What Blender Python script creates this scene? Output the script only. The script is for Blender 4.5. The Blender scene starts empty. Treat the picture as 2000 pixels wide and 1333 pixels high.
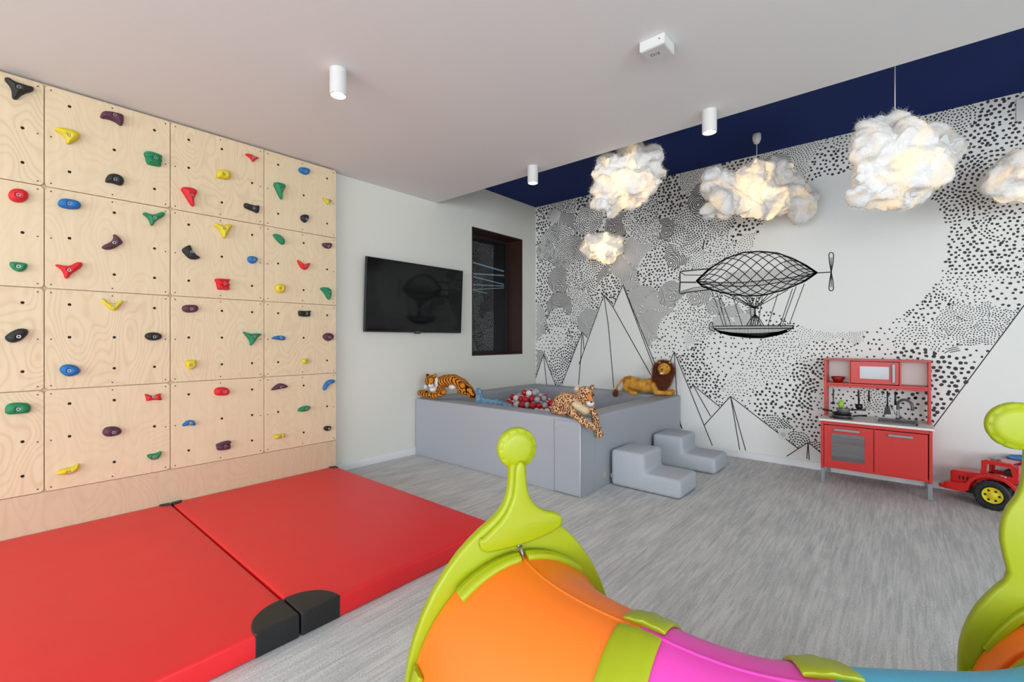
import bpy, bmesh, math, random
import numpy as np
from mathutils import Vector, Matrix, noise
random.seed(7)
scene = bpy.context.scene
COL = scene.collection
# ---------------------------------------------------------------- camera
H = 1.22; F = 890.0; YAW = math.radians(40.6); HV = 663.0
FW = Vector((-math.sin(YAW), math.cos(YAW), 0)); RT = Vector((math.cos(YAW), math.sin(YAW), 0))
cd = bpy.data.cameras.new('camera'); camo = bpy.data.objects.new('camera', cd); COL.objects.link(camo)
camo.location = (0, 0, H); camo.rotation_euler = (math.radians(90), 0, YAW)
cd.sensor_width = 36; cd.lens = 36 * F / 2000; cd.shift_y = -3.5 / 2000; cd.clip_start = 0.02
scene.camera = camo
scene.view_settings.view_transform = 'Standard'; scene.view_settings.look = 'None'
scene.view_settings.gamma = 1; scene.view_settings.use_curve_mapping = False
scene.view_settings.exposure = -0.11
scene.cycles.use_denoising = True
scene.cycles.max_bounces = 8; scene.cycles.diffuse_bounces = 5; scene.cycles.transparent_max_bounces = 8
scene.cycles.sample_clamp_indirect = 4.0
scene.cycles.caustics_reflective = False; scene.cycles.caustics_refractive = False
# ---------------------------------------------------------------- world and lights
w = bpy.data.worlds.new('sky'); scene.world = w; w.use_nodes = True
w.node_tree.nodes['Background'].inputs[0].default_value = (0.72, 0.84, 1.0, 1)
w.node_tree.nodes['Background'].inputs[1].default_value = 1.0
def area(name, loc, rot, sx, sy, power, col):
    l = bpy.data.lights.new(name, 'AREA'); l.shape = 'RECTANGLE'; l.size = sx; l.size_y = sy
    l.energy = power; l.color = col
    o = bpy.data.objects.new(name, l); COL.objects.link(o); o.location = loc; o.rotation_euler = rot
    return o
area('daylight_window_right', (4.72, -1.7, 1.45), (0, math.radians(90), 0), 2.0, 4.9, 250, (0.86, 0.94, 1.0))
area('daylight_window_back', (0.3, -5.52, 1.45), (math.radians(90), 0, 0), 6.4, 2.0, 310, (0.93, 0.97, 1.0))
SPOTS = [(-2.41, 1.31), (-0.972, 3.145), (-2.464, 3.156)]
def spotlight(x, y, z, p):
    l = bpy.data.lights.new('downlight_beam', 'SPOT'); l.energy = p; l.spot_size = math.radians(75); l.spot_blend = 0.8
    l.color = (1, .93, .82); l.shadow_soft_size = 0.03
    o = bpy.data.objects.new('downlight_beam', l); COL.objects.link(o); o.location = (x, y, z)
for x, y in SPOTS: spotlight(x, y, 2.585, 9)
# ---------------------------------------------------------------- helpers
def lin(c):
    c = c / 255.0
    return c / 12.92 if c <= 0.04045 else ((c + 0.055) / 1.055) ** 2.4
def rgb(r, g, b): return (lin(r), lin(g), lin(b), 1)
def P(u, v, d): return FW * d + RT * ((u - 1000) / F * d) + Vector((0, 0, H - (v - HV) / F * d))
def ray(u, v): return FW + RT * ((u - 1000) / F) + Vector((0, 0, -(v - HV) / F))
def onX(u, v, X): r = ray(u, v); return Vector((0, 0, H)) + r * (X / r.x)
def onY(u, v, Y): r = ray(u, v); return Vector((0, 0, H)) + r * (Y / r.y)
def LP(lat, dep, z): return FW * dep + RT * lat + Vector((0, 0, z))
def base_mat(name, col, rough=.5, metal=0, spec=.5, noise_amt=0, noise_scale=20, bump=0, bump_scale=80, coat=0):
    m = bpy.data.materials.new(name); m.use_nodes = True; n = m.node_tree; b = n.nodes['Principled BSDF']
    b.inputs['Roughness'].default_value = rough; b.inputs['Metallic'].default_value = metal
    b.inputs['Specular IOR Level'].default_value = spec; b.inputs['Coat Weight'].default_value = coat
    b.inputs['Base Color'].default_value = col
    tc = n.nodes.new('ShaderNodeTexCoord')
    if noise_amt:
        t = n.nodes.new('ShaderNodeTexNoise'); t.inputs['Scale'].default_value = noise_scale; t.inputs['Detail'].default_value = 4
        n.links.new(tc.outputs['Object'], t.inputs['Vector'])
        mx = n.nodes.new('ShaderNodeMix'); mx.data_type = 'RGBA'
        mx.inputs[6].default_value = tuple(c * (1 - noise_amt) for c in col[:3]) + (1,)
        mx.inputs[7].default_value = tuple(min(1, c * (1 + noise_amt)) for c in col[:3]) + (1,)
        n.links.new(t.outputs['Fac'], mx.inputs[0]); n.links.new(mx.outputs[2], b.inputs['Base Color'])
    if bump:
        t2 = n.nodes.new('ShaderNodeTexNoise'); t2.inputs['Scale'].default_value = bump_scale; t2.inputs['Detail'].default_value = 3
        n.links.new(tc.outputs['Object'], t2.inputs['Vector'])
        bp = n.nodes.new('ShaderNodeBump'); bp.inputs['Strength'].default_value = bump; bp.inputs['Distance'].default_value = .01
        n.links.new(t2.outputs['Fac'], bp.inputs['Height']); n.links.new(bp.outputs[0], b.inputs['Normal'])
    return m
def emit_mat(name, col, s):
    m = bpy.data.materials.new(name); m.use_nodes = True; b = m.node_tree.nodes['Principled BSDF']
    b.inputs['Emission Color'].default_value = col; b.inputs['Emission Strength'].default_value = s
    b.inputs['Base Color'].default_value = col
    return m
def origin(o):
    v = Vector((0, 0, 0))
    while o is not None: v += o.location; o = o.parent
    return v
def link(name, me, mat=None, parent=None, smooth=False, org=None):
    """world-space mesh -> object; the vertices are made relative to its own origin"""
    if parent is not None: off = origin(parent)
    elif org is not None: off = Vector(org)
    else:
        co = [v.co for v in me.vertices]
        off = Vector(((min(c.x for c in co) + max(c.x for c in co)) / 2, (min(c.y for c in co) + max(c.y for c in co)) / 2, min(c.z for c in co)))
    me.transform(Matrix.Translation(-off))
    me.name = name
    o = bpy.data.objects.new(name, me); COL.objects.link(o)
    if mat is not None:
        if isinstance(mat, (list, tuple)):
            for m in mat: me.materials.append(m)
        else: me.materials.append(mat)
    if parent is not None: o.parent = parent
    else: o.location = off
    if smooth: me.polygons.foreach_set('use_smooth', [True] * len(me.polygons))
    return o
def root(name, loc, label=None, cat=None, group=None):
    o = bpy.data.objects.new(name, None); COL.objects.link(o); o.location = loc; o.empty_display_size = .1
    tag(o, label, cat, group); return o
def tag(o, label=None, cat=None, group=None, kind=None):
    if label: o['label'] = label
    if cat: o['category'] = cat
    if group: o['group'] = group
    if kind: o['kind'] = kind
    return o
def bev(o, w=.004, seg=2, ang=35):
    m = o.modifiers.new('bevel', 'BEVEL'); m.width = w; m.segments = seg; m.limit_method = 'ANGLE'; m.angle_limit = math.radians(ang)
    return o
def copy_tree(o, parent=None):
    c = o.copy(); COL.objects.link(c)
    if parent is not None: c.parent = parent
    for ch in list(o.children): copy_tree(ch, c)
    return c
class MB:
    def __init__(s): s.bm = bmesh.new()
    def poly(s, pts, faces):
        vs = [s.bm.verts.new(p) for p in pts]
        for f in faces:
            try: s.bm.faces.new([vs[i] for i in f])
            except ValueError: pass
        return s
    def box(s, x0, x1, y0, y1, z0, z1, M=None):
        pts = [Vector((x, y, z)) for x in (x0, x1) for y in (y0, y1) for z in (z0, z1)]
        if M is not None: pts = [M @ p for p in pts]
        return s.poly(pts, [(0, 1, 3, 2), (4, 6, 7, 5), (0, 4, 5, 1), (2, 3, 7, 6), (0, 2, 6, 4), (1, 5, 7, 3)])
    def tube(s, pts, rs, n=12, cap=True, closed=False):
        pts = [Vector(p) for p in pts]
        if not isinstance(rs, (list, tuple)): rs = [rs] * len(pts)
        N = len(pts); rings = []; up = None
        for i, p in enumerate(pts):
            if closed: t = pts[(i + 1) % N] - pts[i - 1]
            else: t = pts[min(i + 1, N - 1)] - pts[max(i - 1, 0)]
            t = t.normalized()
            if up is None: up = Vector((0, 0, 1)) if abs(t.z) < .9 else Vector((1, 0, 0))
            a = (up - t * up.dot(t)).normalized(); b = t.cross(a); up = a
            rings.append([s.bm.verts.new(p + (a * math.cos(2 * math.pi * k / n) + b * math.sin(2 * math.pi * k / n)) * rs[i]) for k in range(n)])
        for i in range(N if closed else N - 1):
            A, B = rings[i], rings[(i + 1) % N]
            for k in range(n): s.bm.faces.new((A[k], A[(k + 1) % n], B[(k + 1) % n], B[k]))
        if cap and not closed: s.bm.faces.new(rings[0][::-1]); s.bm.faces.new(rings[-1])
        return s
    def cyl(s, p0, p1, r0, r1=None, n=20): return s.tube([p0, p1], [r0, r0 if r1 is None else r1], n)
    def lathe(s, c, prof, n=28, axis='z', M=None):
        c = Vector(c); rings = []
        for r, h in prof:
            ring = []
            for k in range(n):
                a = 2 * math.pi * k / n; x, y = r * math.cos(a), r * math.sin(a)
                v = Vector((x, y, h))
                if axis == 'x': v = Vector((h, x, y))
                if axis == 'y': v = Vector((y, h, x))
                if M is not None: v = M @ v
                ring.append(s.bm.verts.new(c + v))
            rings.append(ring)
        for A, B in zip(rings, rings[1:]):
            for k in range(n): s.bm.faces.new((A[k], A[(k + 1) % n], B[(k + 1) % n], B[k]))
        if prof[0][0] > 1e-5: s.bm.faces.new(rings[0][::-1])
        if prof[-1][0] > 1e-5: s.bm.faces.new(rings[-1])
        return s
    def ball(s, c, r, sub=2, sc=(1, 1, 1), M=None):
        m = Matrix.Translation(Vector(c)) @ (M.to_4x4() if M is not None else Matrix()) @ Matrix.Diagonal((sc[0], sc[1], sc[2], 1))
        bmesh.ops.create_icosphere(s.bm, subdivisions=sub, radius=r, matrix=m); return s
    def mesh(s, dist=1e-5):
        bmesh.ops.remove_doubles(s.bm, verts=s.bm.verts, dist=dist)
        bmesh.ops.recalc_face_normals(s.bm, faces=s.bm.faces)
        me = bpy.data.meshes.new('m'); s.bm.to_mesh(me); s.bm.free(); return me
    def build(s, name, mat=None, parent=None, smooth=False, bevel=0, org=None, seg=2):
        o = link(name, s.mesh(), mat, parent, smooth, org)
        if bevel: bev(o, bevel, seg)
        return o
def temp_eval(o):
    dg = bpy.context.evaluated_depsgraph_get(); dg.update()
    me = bpy.data.meshes.new_from_object(o.evaluated_get(dg)); bpy.data.objects.remove(o); return me
def curve_solid(loops, ext, bevel=0, res=2):
    """2D loops (outline first, holes after) -> solid mesh around z=0, half thickness ext"""
    c = bpy.data.curves.new('c', 'CURVE'); c.dimensions = '2D'; c.fill_mode = 'BOTH'
    for lp in loops:
        sp = c.splines.new('POLY'); sp.points.add(len(lp) - 1)
        for i, (x, y) in enumerate(lp): sp.points[i].co = (x, y, 0, 1)
        sp.use_cyclic_u = True
    c.extrude = max(ext - bevel, 0); c.bevel_depth = bevel; c.bevel_resolution = res; c.offset = -bevel
    o = bpy.data.objects.new('c', c); COL.objects.link(o)
    me = temp_eval(o); bpy.data.curves.remove(c)
    me.materials.clear()
    bm = bmesh.new(); bm.from_mesh(me); bmesh.ops.remove_doubles(bm, verts=bm.verts, dist=1e-5)
    bmesh.ops.recalc_face_normals(bm, faces=bm.faces); bm.to_mesh(me); bm.free()
    return me
def remesh(me, voxel, smooth_it=0):
    o = bpy.data.objects.new('r', me); COL.objects.link(o)
    m = o.modifiers.new('r', 'REMESH'); m.mode = 'VOXEL'; m.voxel_size = voxel; m.use_smooth_shade = True
    if smooth_it:
        s = o.modifiers.new('s', 'SMOOTH'); s.iterations = smooth_it; s.factor = .5
    return temp_eval(o)
def smooth_loop(pts, k=2):
    for _ in range(k):
        q = []
        for i in range(len(pts)):
            a, b = pts[i], pts[(i + 1) % len(pts)]
            q.append((a[0] * .75 + b[0] * .25, a[1] * .75 + b[1] * .25)); q.append((a[0] * .25 + b[0] * .75, a[1] * .25 + b[1] * .75))
        pts = q
    return pts
def blob(parts, voxel=.007, sm=3):
    """union of balls ('b', p, r, scale) and tapered limbs ('l', [(p, r), ...]) grown into one surface"""
    mb = MB()
    for q in parts:
        if q[0] == 'b': mb.ball(q[1], q[2], 3, q[3] if len(q) > 3 else (1, 1, 1), q[4] if len(q) > 4 else None)
        else:
            ch = q[1]
            for (p0, r0), (p1, r1) in zip(ch, ch[1:]):
                p0, p1 = Vector(p0), Vector(p1); L = (p1 - p0).length; k = max(2, int(L / (min(r0, r1) * .35)) + 1)
                for i in range(k + 1):
                    t = i / k; mb.ball(p0.lerp(p1, t), r0 * (1 - t) + r1 * t, 2)
    bm = mb.bm; me = bpy.data.meshes.new('m'); bm.to_mesh(me); bm.free()
    return remesh(me, voxel, sm)
def fibres(me, n, length, width, curl=.5, keep=None, down=0, seed=1):
    """thin hairs standing on a mesh, joined"""
    rnd = random.Random(seed); me.calc_loop_triangles()
    tris = me.loop_triangles; ar = np.array([t.area for t in tris]); cum = np.cumsum(ar) / ar.sum()
    idx = np.searchsorted(cum, np.array([rnd.random() for _ in range(n)]))
    V = []; Fc = []
    for i in idx:
        t = tris[min(int(i), len(tris) - 1)]; a, b, c = [me.vertices[k].co for k in t.vertices]
        r1, r2 = rnd.random(), rnd.random()
        if r1 + r2 > 1: r1, r2 = 1 - r1, 1 - r2
        p = a + (b - a) * r1 + (c - a) * r2; nn = t.normal
        if keep and not keep(p): continue
        d = (nn + Vector((rnd.gauss(0, 1), rnd.gauss(0, 1), rnd.gauss(0, 1))) * curl + Vector((0, 0, -down))).normalized()
        L = length * rnd.uniform(.4, 1.2)
        s = d.cross(Vector((rnd.gauss(0, 1), rnd.gauss(0, 1), rnd.gauss(0, 1)))).normalized() * width
        e = (d + Vector((rnd.gauss(0, 1), rnd.gauss(0, 1), rnd.gauss(0, 1) - down)) * curl * .6).normalized()
        k = len(V); m = p + d * L * .5
        V += [p - d * .002 - s, p - d * .002 + s, m + s * .8, m - s * .8, m + e * L * .5]
        Fc += [(k, k + 1, k + 2, k + 3), (k + 3, k + 2, k + 4)]
    o = bpy.data.meshes.new('f'); o.from_pydata([tuple(v) for v in V], [], Fc); return o
# ---------------------------------------------------------------- materials
M = {}
M['wall'] = base_mat('wall_paint', rgb(224, 225, 216), .8, bump=.03, bump_scale=300)
M['mural'] = base_mat('mural_paper', rgb(233, 234, 231), .75)
M['ceil'] = base_mat('ceiling_paint', rgb(226, 225, 224), .85)
M['navy'] = base_mat('navy_paint', rgb(9, 38, 102), .7, spec=.2)
M['white'] = base_mat('white_plastic', rgb(218, 218, 216), .4)
M['skirt'] = base_mat('skirting_paint', rgb(232, 234, 236), .4)
M['ink'] = base_mat('mural_ink', rgb(52, 52, 54), .7)
M['inkgrey'] = base_mat('mural_grey_ink', rgb(112, 112, 114), .7)
M['black'] = base_mat('black_plastic', rgb(26, 27, 30), .4)
M['screen'] = base_mat('screen_glass', rgb(6, 7, 9), .06, spec=.35)
M['dark'] = base_mat('dark_gap', rgb(20, 18, 16), .8)
M['brown'] = base_mat('brown_wood', rgb(56, 34, 27), .4, noise_amt=.25, noise_scale=12)
M['metal'] = base_mat('grey_metal', rgb(150, 152, 155), .35, metal=.6)
M['steel'] = base_mat('screw_steel', rgb(175, 175, 172), .35, metal=.7)
def carpet():
    m = base_mat('carpet', rgb(150, 150, 147), .95, spec=.1); n = m.node_tree; b = n.nodes['Principled BSDF']
    tc = n.nodes.new('ShaderNodeTexCoord'); L = n.links.new
    def stretched(sx, sy, det, sc, dist=0):
        mp = n.nodes.new('ShaderNodeMapping'); mp.inputs['Scale'].default_value = (sx, sy, 1)
        t = n.nodes.new('ShaderNodeTexNoise'); t.inputs['Scale'].default_value = sc; t.inputs['Detail'].default_value = det
        t.inputs['Roughness'].default_value = .7; t.inputs['Distortion'].default_value = dist
        L(tc.outputs['Object'], mp.inputs[0]); L(mp.outputs[0], t.inputs['Vector']); return t
    a = stretched(38, 2.2, 8, 1.4, .5); c = stretched(7, 1.6, 3, 1); f = stretched(1, .6, 2, 190)
    r = n.nodes.new('ShaderNodeValToRGB'); r.color_ramp.elements[0].position = .36; r.color_ramp.elements[1].position = .64
    r.color_ramp.elements[0].color = rgb(176, 177, 180); r.color_ramp.elements[1].color = rgb(220, 220, 217)
    ad = n.nodes.new('ShaderNodeMath'); ad.operation = 'MULTIPLY_ADD'; ad.inputs[1].default_value = .35
    ad2 = n.nodes.new('ShaderNodeMath'); ad2.operation = 'MULTIPLY_ADD'; ad2.inputs[1].default_value = .75
    ad3 = n.nodes.new('ShaderNodeMath'); ad3.operation = 'MULTIPLY_ADD'; ad3.inputs[1].default_value = .55; ad3.inputs[2].default_value = -.325
    L(f.outputs['Fac'], ad3.inputs[0]); L(c.outputs['Fac'], ad.inputs[0]); L(ad3.outputs[0], ad.inputs[2])
    L(a.outputs['Fac'], ad2.inputs[0]); L(ad.outputs[0], ad2.inputs[2]); L(ad2.outputs[0], r.inputs[0]); L(r.outputs[0], b.inputs['Base Color'])
    bp = n.nodes.new('ShaderNodeBump'); bp.inputs['Strength'].default_value = .3; bp.inputs['Distance'].default_value = .004
    L(f.outputs['Fac'], bp.inputs['Height']); L(bp.outputs[0], b.inputs['Normal'])
    return m
M['carpet'] = carpet()
def plywood(name, c0, c1, lines=.5):
    m = base_mat(name, rgb(*c0), .55, spec=.3); n = m.node_tree; b = n.nodes['Principled BSDF']; L = n.links.new
    tc = n.nodes.new('ShaderNodeTexCoord'); oi = n.nodes.new('ShaderNodeObjectInfo')
    sc = n.nodes.new('ShaderNodeVectorMath'); sc.operation = 'SCALE'; sc.inputs[0].default_value = (13, 29, 17); L(oi.outputs['Random'], sc.inputs['Scale'])
    ad = n.nodes.new('ShaderNodeVectorMath'); ad.operation = 'ADD'; L(tc.outputs['Object'], ad.inputs[0]); L(sc.outputs[0], ad.inputs[1])
    mp = n.nodes.new('ShaderNodeMapping'); mp.inputs['Scale'].default_value = (1, 2.4, 1.1); L(ad.outputs[0], mp.inputs[0])
    t = n.nodes.new('ShaderNodeTexNoise'); t.inputs['Scale'].default_value = 1.5; t.inputs['Detail'].default_value = 1.5; L(mp.outputs[0], t.inputs['Vector'])
    mu = n.nodes.new('ShaderNodeMath'); mu.operation = 'MULTIPLY'; mu.inputs[1].default_value = 150; L(t.outputs['Fac'], mu.inputs[0])
    sn = n.nodes.new('ShaderNodeMath'); sn.operation = 'SINE'; L(mu.outputs[0], sn.inputs[0])
    ma = n.nodes.new('ShaderNodeMath'); ma.operation = 'MULTIPLY_ADD'; ma.inputs[1].default_value = .5; ma.inputs[2].default_value = .5; L(sn.outputs[0], ma.inputs[0])
    pw = n.nodes.new('ShaderNodeMath'); pw.operation = 'POWER'; pw.inputs[1].default_value = 3; L(ma.outputs[0], pw.inputs[0])
    am = n.nodes.new('ShaderNodeMath'); am.operation = 'MULTIPLY'; L(pw.outputs[0], am.inputs[0])
    rr = n.nodes.new('ShaderNodeMath'); rr.operation = 'MULTIPLY_ADD'; rr.inputs[1].default_value = lines; rr.inputs[2].default_value = lines * .3; L(oi.outputs['Random'], rr.inputs[0]); L(rr.outputs[0], am.inputs[1])
    f = n.nodes.new('ShaderNodeTexNoise'); f.inputs['Scale'].default_value = 4; f.inputs['Detail'].default_value = 5
    mp2 = n.nodes.new('ShaderNodeMapping'); mp2.inputs['Scale'].default_value = (1, 8, 1); L(ad.outputs[0], mp2.inputs[0]); L(mp2.outputs[0], f.inputs['Vector'])
    a2 = n.nodes.new('ShaderNodeMath'); a2.operation = 'MULTIPLY_ADD'; a2.inputs[1].default_value = .5; a2.inputs[2].default_value = -.1; L(f.outputs['Fac'], a2.inputs[0])
    a3 = n.nodes.new('ShaderNodeMath'); a3.operation = 'ADD'; a3.use_clamp = True; L(a2.outputs[0], a3.inputs[0]); L(am.outputs[0], a3.inputs[1])
    mx = n.nodes.new('ShaderNodeMix'); mx.data_type = 'RGBA'; mx.inputs[6].default_value = rgb(*c0); mx.inputs[7].default_value = rgb(*c1)
    L(a3.outputs[0], mx.inputs[0]); L(mx.outputs[2], b.inputs['Base Color']); return m
M['ply'] = plywood('birch_plywood', (230, 211, 178), (207, 180, 142), .30)
M['ply2'] = plywood('birch_base_plywood', (216, 195, 164), (196, 168, 136), .2)
# ================================================================ SETTING
XL, YB, ZC, ZN, YD = -3.93, 5.10, 2.735, 3.08, 3.30
XR, YF = 4.8, -5.6
def struct(name, mb, mat, parent=None, **k):
    o = mb.build(name, mat, parent, **k)
    if parent is None: o['kind'] = 'structure'
    return o
struct('floor', MB().box(XL - .3, XR + .1, YF - .1, YB + .1, -.1, 0), M['carpet'], org=(0, 0, 0))
WY0, WY1, WZ0, WZ1 = 3.845, 4.797, 1.02, 2.575
TH = .30
mb = MB().box(XL - TH, XL, YF, WY0, 0, 3.2).box(XL - TH, XL, WY1, YB, 0, 3.2).box(XL - TH, XL, WY0, WY1, 0, WZ0).box(XL - TH, XL, WY0, WY1, WZ1, 3.2)
struct('wall_left', mb, M['wall'])
wall_back = struct('wall_back', MB().box(XL - TH, XR + .1, YB, YB + .15, 0, 3.2), M['mural'], org=(0, YB, 0))
# wall behind the camera and right wall, each with its big window
def holed_wall(name, horiz, c, t, a0, a1, w0, w1, z0, z1, top):
    mb = MB()
    for (p0, p1, q0, q1) in ((a0, w0, 0, top), (w1, a1, 0, top), (w0, w1, 0, z0), (w0, w1, z1, top)):
        if horiz: mb.box(p0, p1, c, c + t, q0, q1)
        else: mb.box(c, c + t, p0, p1, q0, q1)
    return struct(name, mb, M['wall'])
holed_wall('wall_front', True, YF, -.15, XL - TH, XR + .1, -2.9, 3.5, .4, 2.5, 3.2)
holed_wall('wall_right', False, XR, .15, YF, YB, -4.2, .8, .4, 2.5, 3.2)
M['winframe'] = base_mat('window_frame_paint', rgb(230, 230, 230), .4)
for nm, horiz, c, w0, w1 in (('window_2', True, YF - .08, -2.9, 3.5), ('window_3', False, XR + .08, -4.2, .8)):
    mb = MB()
    bars = [(w0, w0 + .06, .4, 2.5), (w1 - .06, w1, .4, 2.5), (w0, w1, .4, .46), (w0, w1, 2.44, 2.5), ((w0 + w1) / 2 - .03, (w0 + w1) / 2 + .03, .4, 2.5)]
    for a, b, z0, z1 in bars:
        if horiz: mb.box(a, b, c - .03, c + .03, z0, z1)
        else: mb.box(c - .03, c + .03, a, b, z0, z1)
    struct(nm, mb, M['winframe'])
struct('ceiling', MB().box(XL - TH, XR + .1, YF - .15, YD, ZC, ZN + .1), M['ceil'])
struct('ceiling.001', MB().box(XL - TH, XR + .1, YD, YB + .1, ZN, ZN + .1), M['navy'])
struct('baseboard_left', MB().box(XL, XL + .014, 2.07, 5.09, 0, .075), M['skirt'], bevel=.003)
struct('baseboard_back', MB().box(XL + .014, XR, YB - .014, YB, 0, .07), M['skirt'], bevel=.003)
# window_1: deep brown reveal, dark pane, dim room behind with light strips
fr = MB()
D0, D1 = XL - .235, XL + .004
e = .012
fr.box(D0 - .05, D1, WY0 - .001, WY0 + e, WZ0, WZ1).box(D0 - .05, D1, WY1 - e, WY1 + .001, WZ0, WZ1).box(D0 - .05, D1, WY0, WY1, WZ1 - e, WZ1 + .001).box(D0 - .05, D1, WY0, WY1, WZ0 - .001, WZ0 + e)
win = struct('window_1', fr, M['brown'])
fb = MB()
for a, b, z0, z1 in ((WY0 + e, WY0 + .05, WZ0, WZ1), (WY1 - .05, WY1 - e, WZ0, WZ1), (WY0 + .05, WY1 - .05, WZ0 + e, WZ0 + .05), (WY0 + .05, WY1 - .05, WZ1 - .05, WZ1 - e)):
    fb.box(D0 - .05, D0, a, b, z0, z1)
fb.build('window_frame', base_mat('window_frame_brown', rgb(45, 32, 28), .4), win)
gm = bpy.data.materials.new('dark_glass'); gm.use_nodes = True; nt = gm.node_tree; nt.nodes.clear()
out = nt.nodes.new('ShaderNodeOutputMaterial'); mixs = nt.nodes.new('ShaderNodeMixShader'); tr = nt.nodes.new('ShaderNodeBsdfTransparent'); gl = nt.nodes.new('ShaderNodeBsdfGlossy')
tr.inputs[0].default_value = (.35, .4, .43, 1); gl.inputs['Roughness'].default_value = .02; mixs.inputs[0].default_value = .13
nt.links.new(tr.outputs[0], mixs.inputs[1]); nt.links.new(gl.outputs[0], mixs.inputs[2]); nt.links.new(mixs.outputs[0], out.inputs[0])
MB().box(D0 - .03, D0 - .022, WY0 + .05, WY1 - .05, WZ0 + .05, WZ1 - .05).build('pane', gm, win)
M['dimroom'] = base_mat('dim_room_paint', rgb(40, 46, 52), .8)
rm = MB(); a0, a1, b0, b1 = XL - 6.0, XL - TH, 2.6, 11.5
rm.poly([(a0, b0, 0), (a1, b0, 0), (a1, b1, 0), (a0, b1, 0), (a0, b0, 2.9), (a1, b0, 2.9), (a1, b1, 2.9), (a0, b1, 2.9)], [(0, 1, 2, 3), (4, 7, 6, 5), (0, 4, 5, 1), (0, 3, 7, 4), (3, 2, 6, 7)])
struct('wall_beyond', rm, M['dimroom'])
zz = [(-5.4, 5.2), (-5.9, 7.2), (-6.5, 6.0), (-7.2, 8.4), (-8.0, 6.8), (-8.8, 9.2)]
mb = MB(); mb.tube([(x, y, 2.5) for x, y in zz], .014, 6); mb.tube([(-5.2, 6.4, 2.5), (-7.2, 8.6, 2.5), (-8.6, 8.2, 2.5)], .012, 6)
zl = mb.build('strip_light', emit_mat('strip_glow', (.75, .95, 1, 1), .7)); tag(zl, 'zigzag white ceiling light strip in the dim room behind the dark window', 'lamp')
# ---------------------------------------------------------------- mural on wall_back
YM = YB - .0008
rnd = random.Random(11)
def wpt(u, v): p = onY(u, v, YB); return (p.x, p.z)
def inpoly(x, z, pl):
    c = False; j = len(pl) - 1
    for i in range(len(pl)):
        xi, zi = pl[i]; xj, zj = pl[j]
        if (zi > z) != (zj > z) and x < (xj - xi) * (z - zi) / (zj - zi) + xi: c = not c
        j = i
    return c
def mpp(u): return (YB / (FW.y + RT.y * (u - 1000) / F)) / F       # metres per pixel
mtn = [[(1090, 790), (1097, 752), (1136.6, 649), (1148, 661), (1180, 577), (1197, 600), (1217, 557), (1283, 718), (1300, 770), (1300, 900), (1090, 900)],
       [(1030, 900), (1043, 749), (1061.6, 692), (1085, 752), (1100, 900)],
       [(1295, 745), (1317, 687.5), (1350, 762), (1391, 871), (1400, 900), (1290, 900)],
       [(1347, 760), (1353.5, 752.4), (1406, 795.4), (1427, 774.4), (1558.3, 876.3), (1578.3, 864.7), (1606, 887), (1640, 915), (1700, 930), (1825, 832), (2000, 597), (2400, 60), (2400, 1500), (1340, 1000)]]
mtnw = [[wpt(*p) for p in q] for q in mtn]
# moon circle fitted through three drawn points
(ax, az), (bx_, bz), (cx_, cz) = wpt(1487, 440), wpt(1640, 650), wpt(1850, 500)
d_ = 2 * (ax * (bz - cz) + bx_ * (cz - az) + cx_ * (az - bz))
mx_ = ((ax**2 + az**2) * (bz - cz) + (bx_**2 + bz**2) * (cz - az) + (cx_**2 + cz**2) * (az - bz)) / d_
mz_ = ((ax**2 + az**2) * (cx_ - bx_) + (bx_**2 + bz**2) * (ax - cx_) + (cx_**2 + cz**2) * (bx_ - ax)) / d_
mr_ = math.hypot(ax - mx_, az - mz_)
def A(x, y): return (1300 + x / 4.761, 440 + y / 4.761)
bal_top = [(285, 520), (400, 410), (560, 310), (720, 255), (880, 245), (1040, 260), (1180, 310), (1300, 370), (1410, 443)]
bal_bot = [(285, 520), (350, 575), (450, 610), (600, 645), (750, 660), (900, 655), (1100, 605), (1300, 520), (1410, 443)]
def interp(pl, x):
    for (x0, y0), (x1, y1) in zip(pl, pl[1:]):
        if x0 <= x <= x1:
            t = (x - x0) / (x1 - x0)
            return y0 + (y1 - y0) * t
    return pl[-1][1]
balloon = [wpt(*A(*p)) for p in bal_top + bal_bot[::-1][1:-1]]
tail = [wpt(*A(*p)) for p in ((400, 407), (200, 425), (150, 430), (133, 445), (135, 530), (130, 630), (145, 640), (200, 625), (400, 600))]
hull = [wpt(*A(*p)) for p in ((440, 935), (490, 995), (600, 1025), (750, 1045), (900, 1050), (1050, 1020), (1140, 990), (1190, 935))]
sock = [wpt(1519, 838), wpt(1541, 838), wpt(1541, 864), wpt(1519, 864)]
def masked(x, z):
    if z > ZN or z < .07: return True
    if (x - mx_)**2 + (z - mz_)**2 < mr_**2: return True
    return any(inpoly(x, z, q) for q in mtnw) or inpoly(x, z, balloon) or inpoly(x, z, tail) or inpoly(x, z, hull) or inpoly(x, z, sock)
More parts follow.
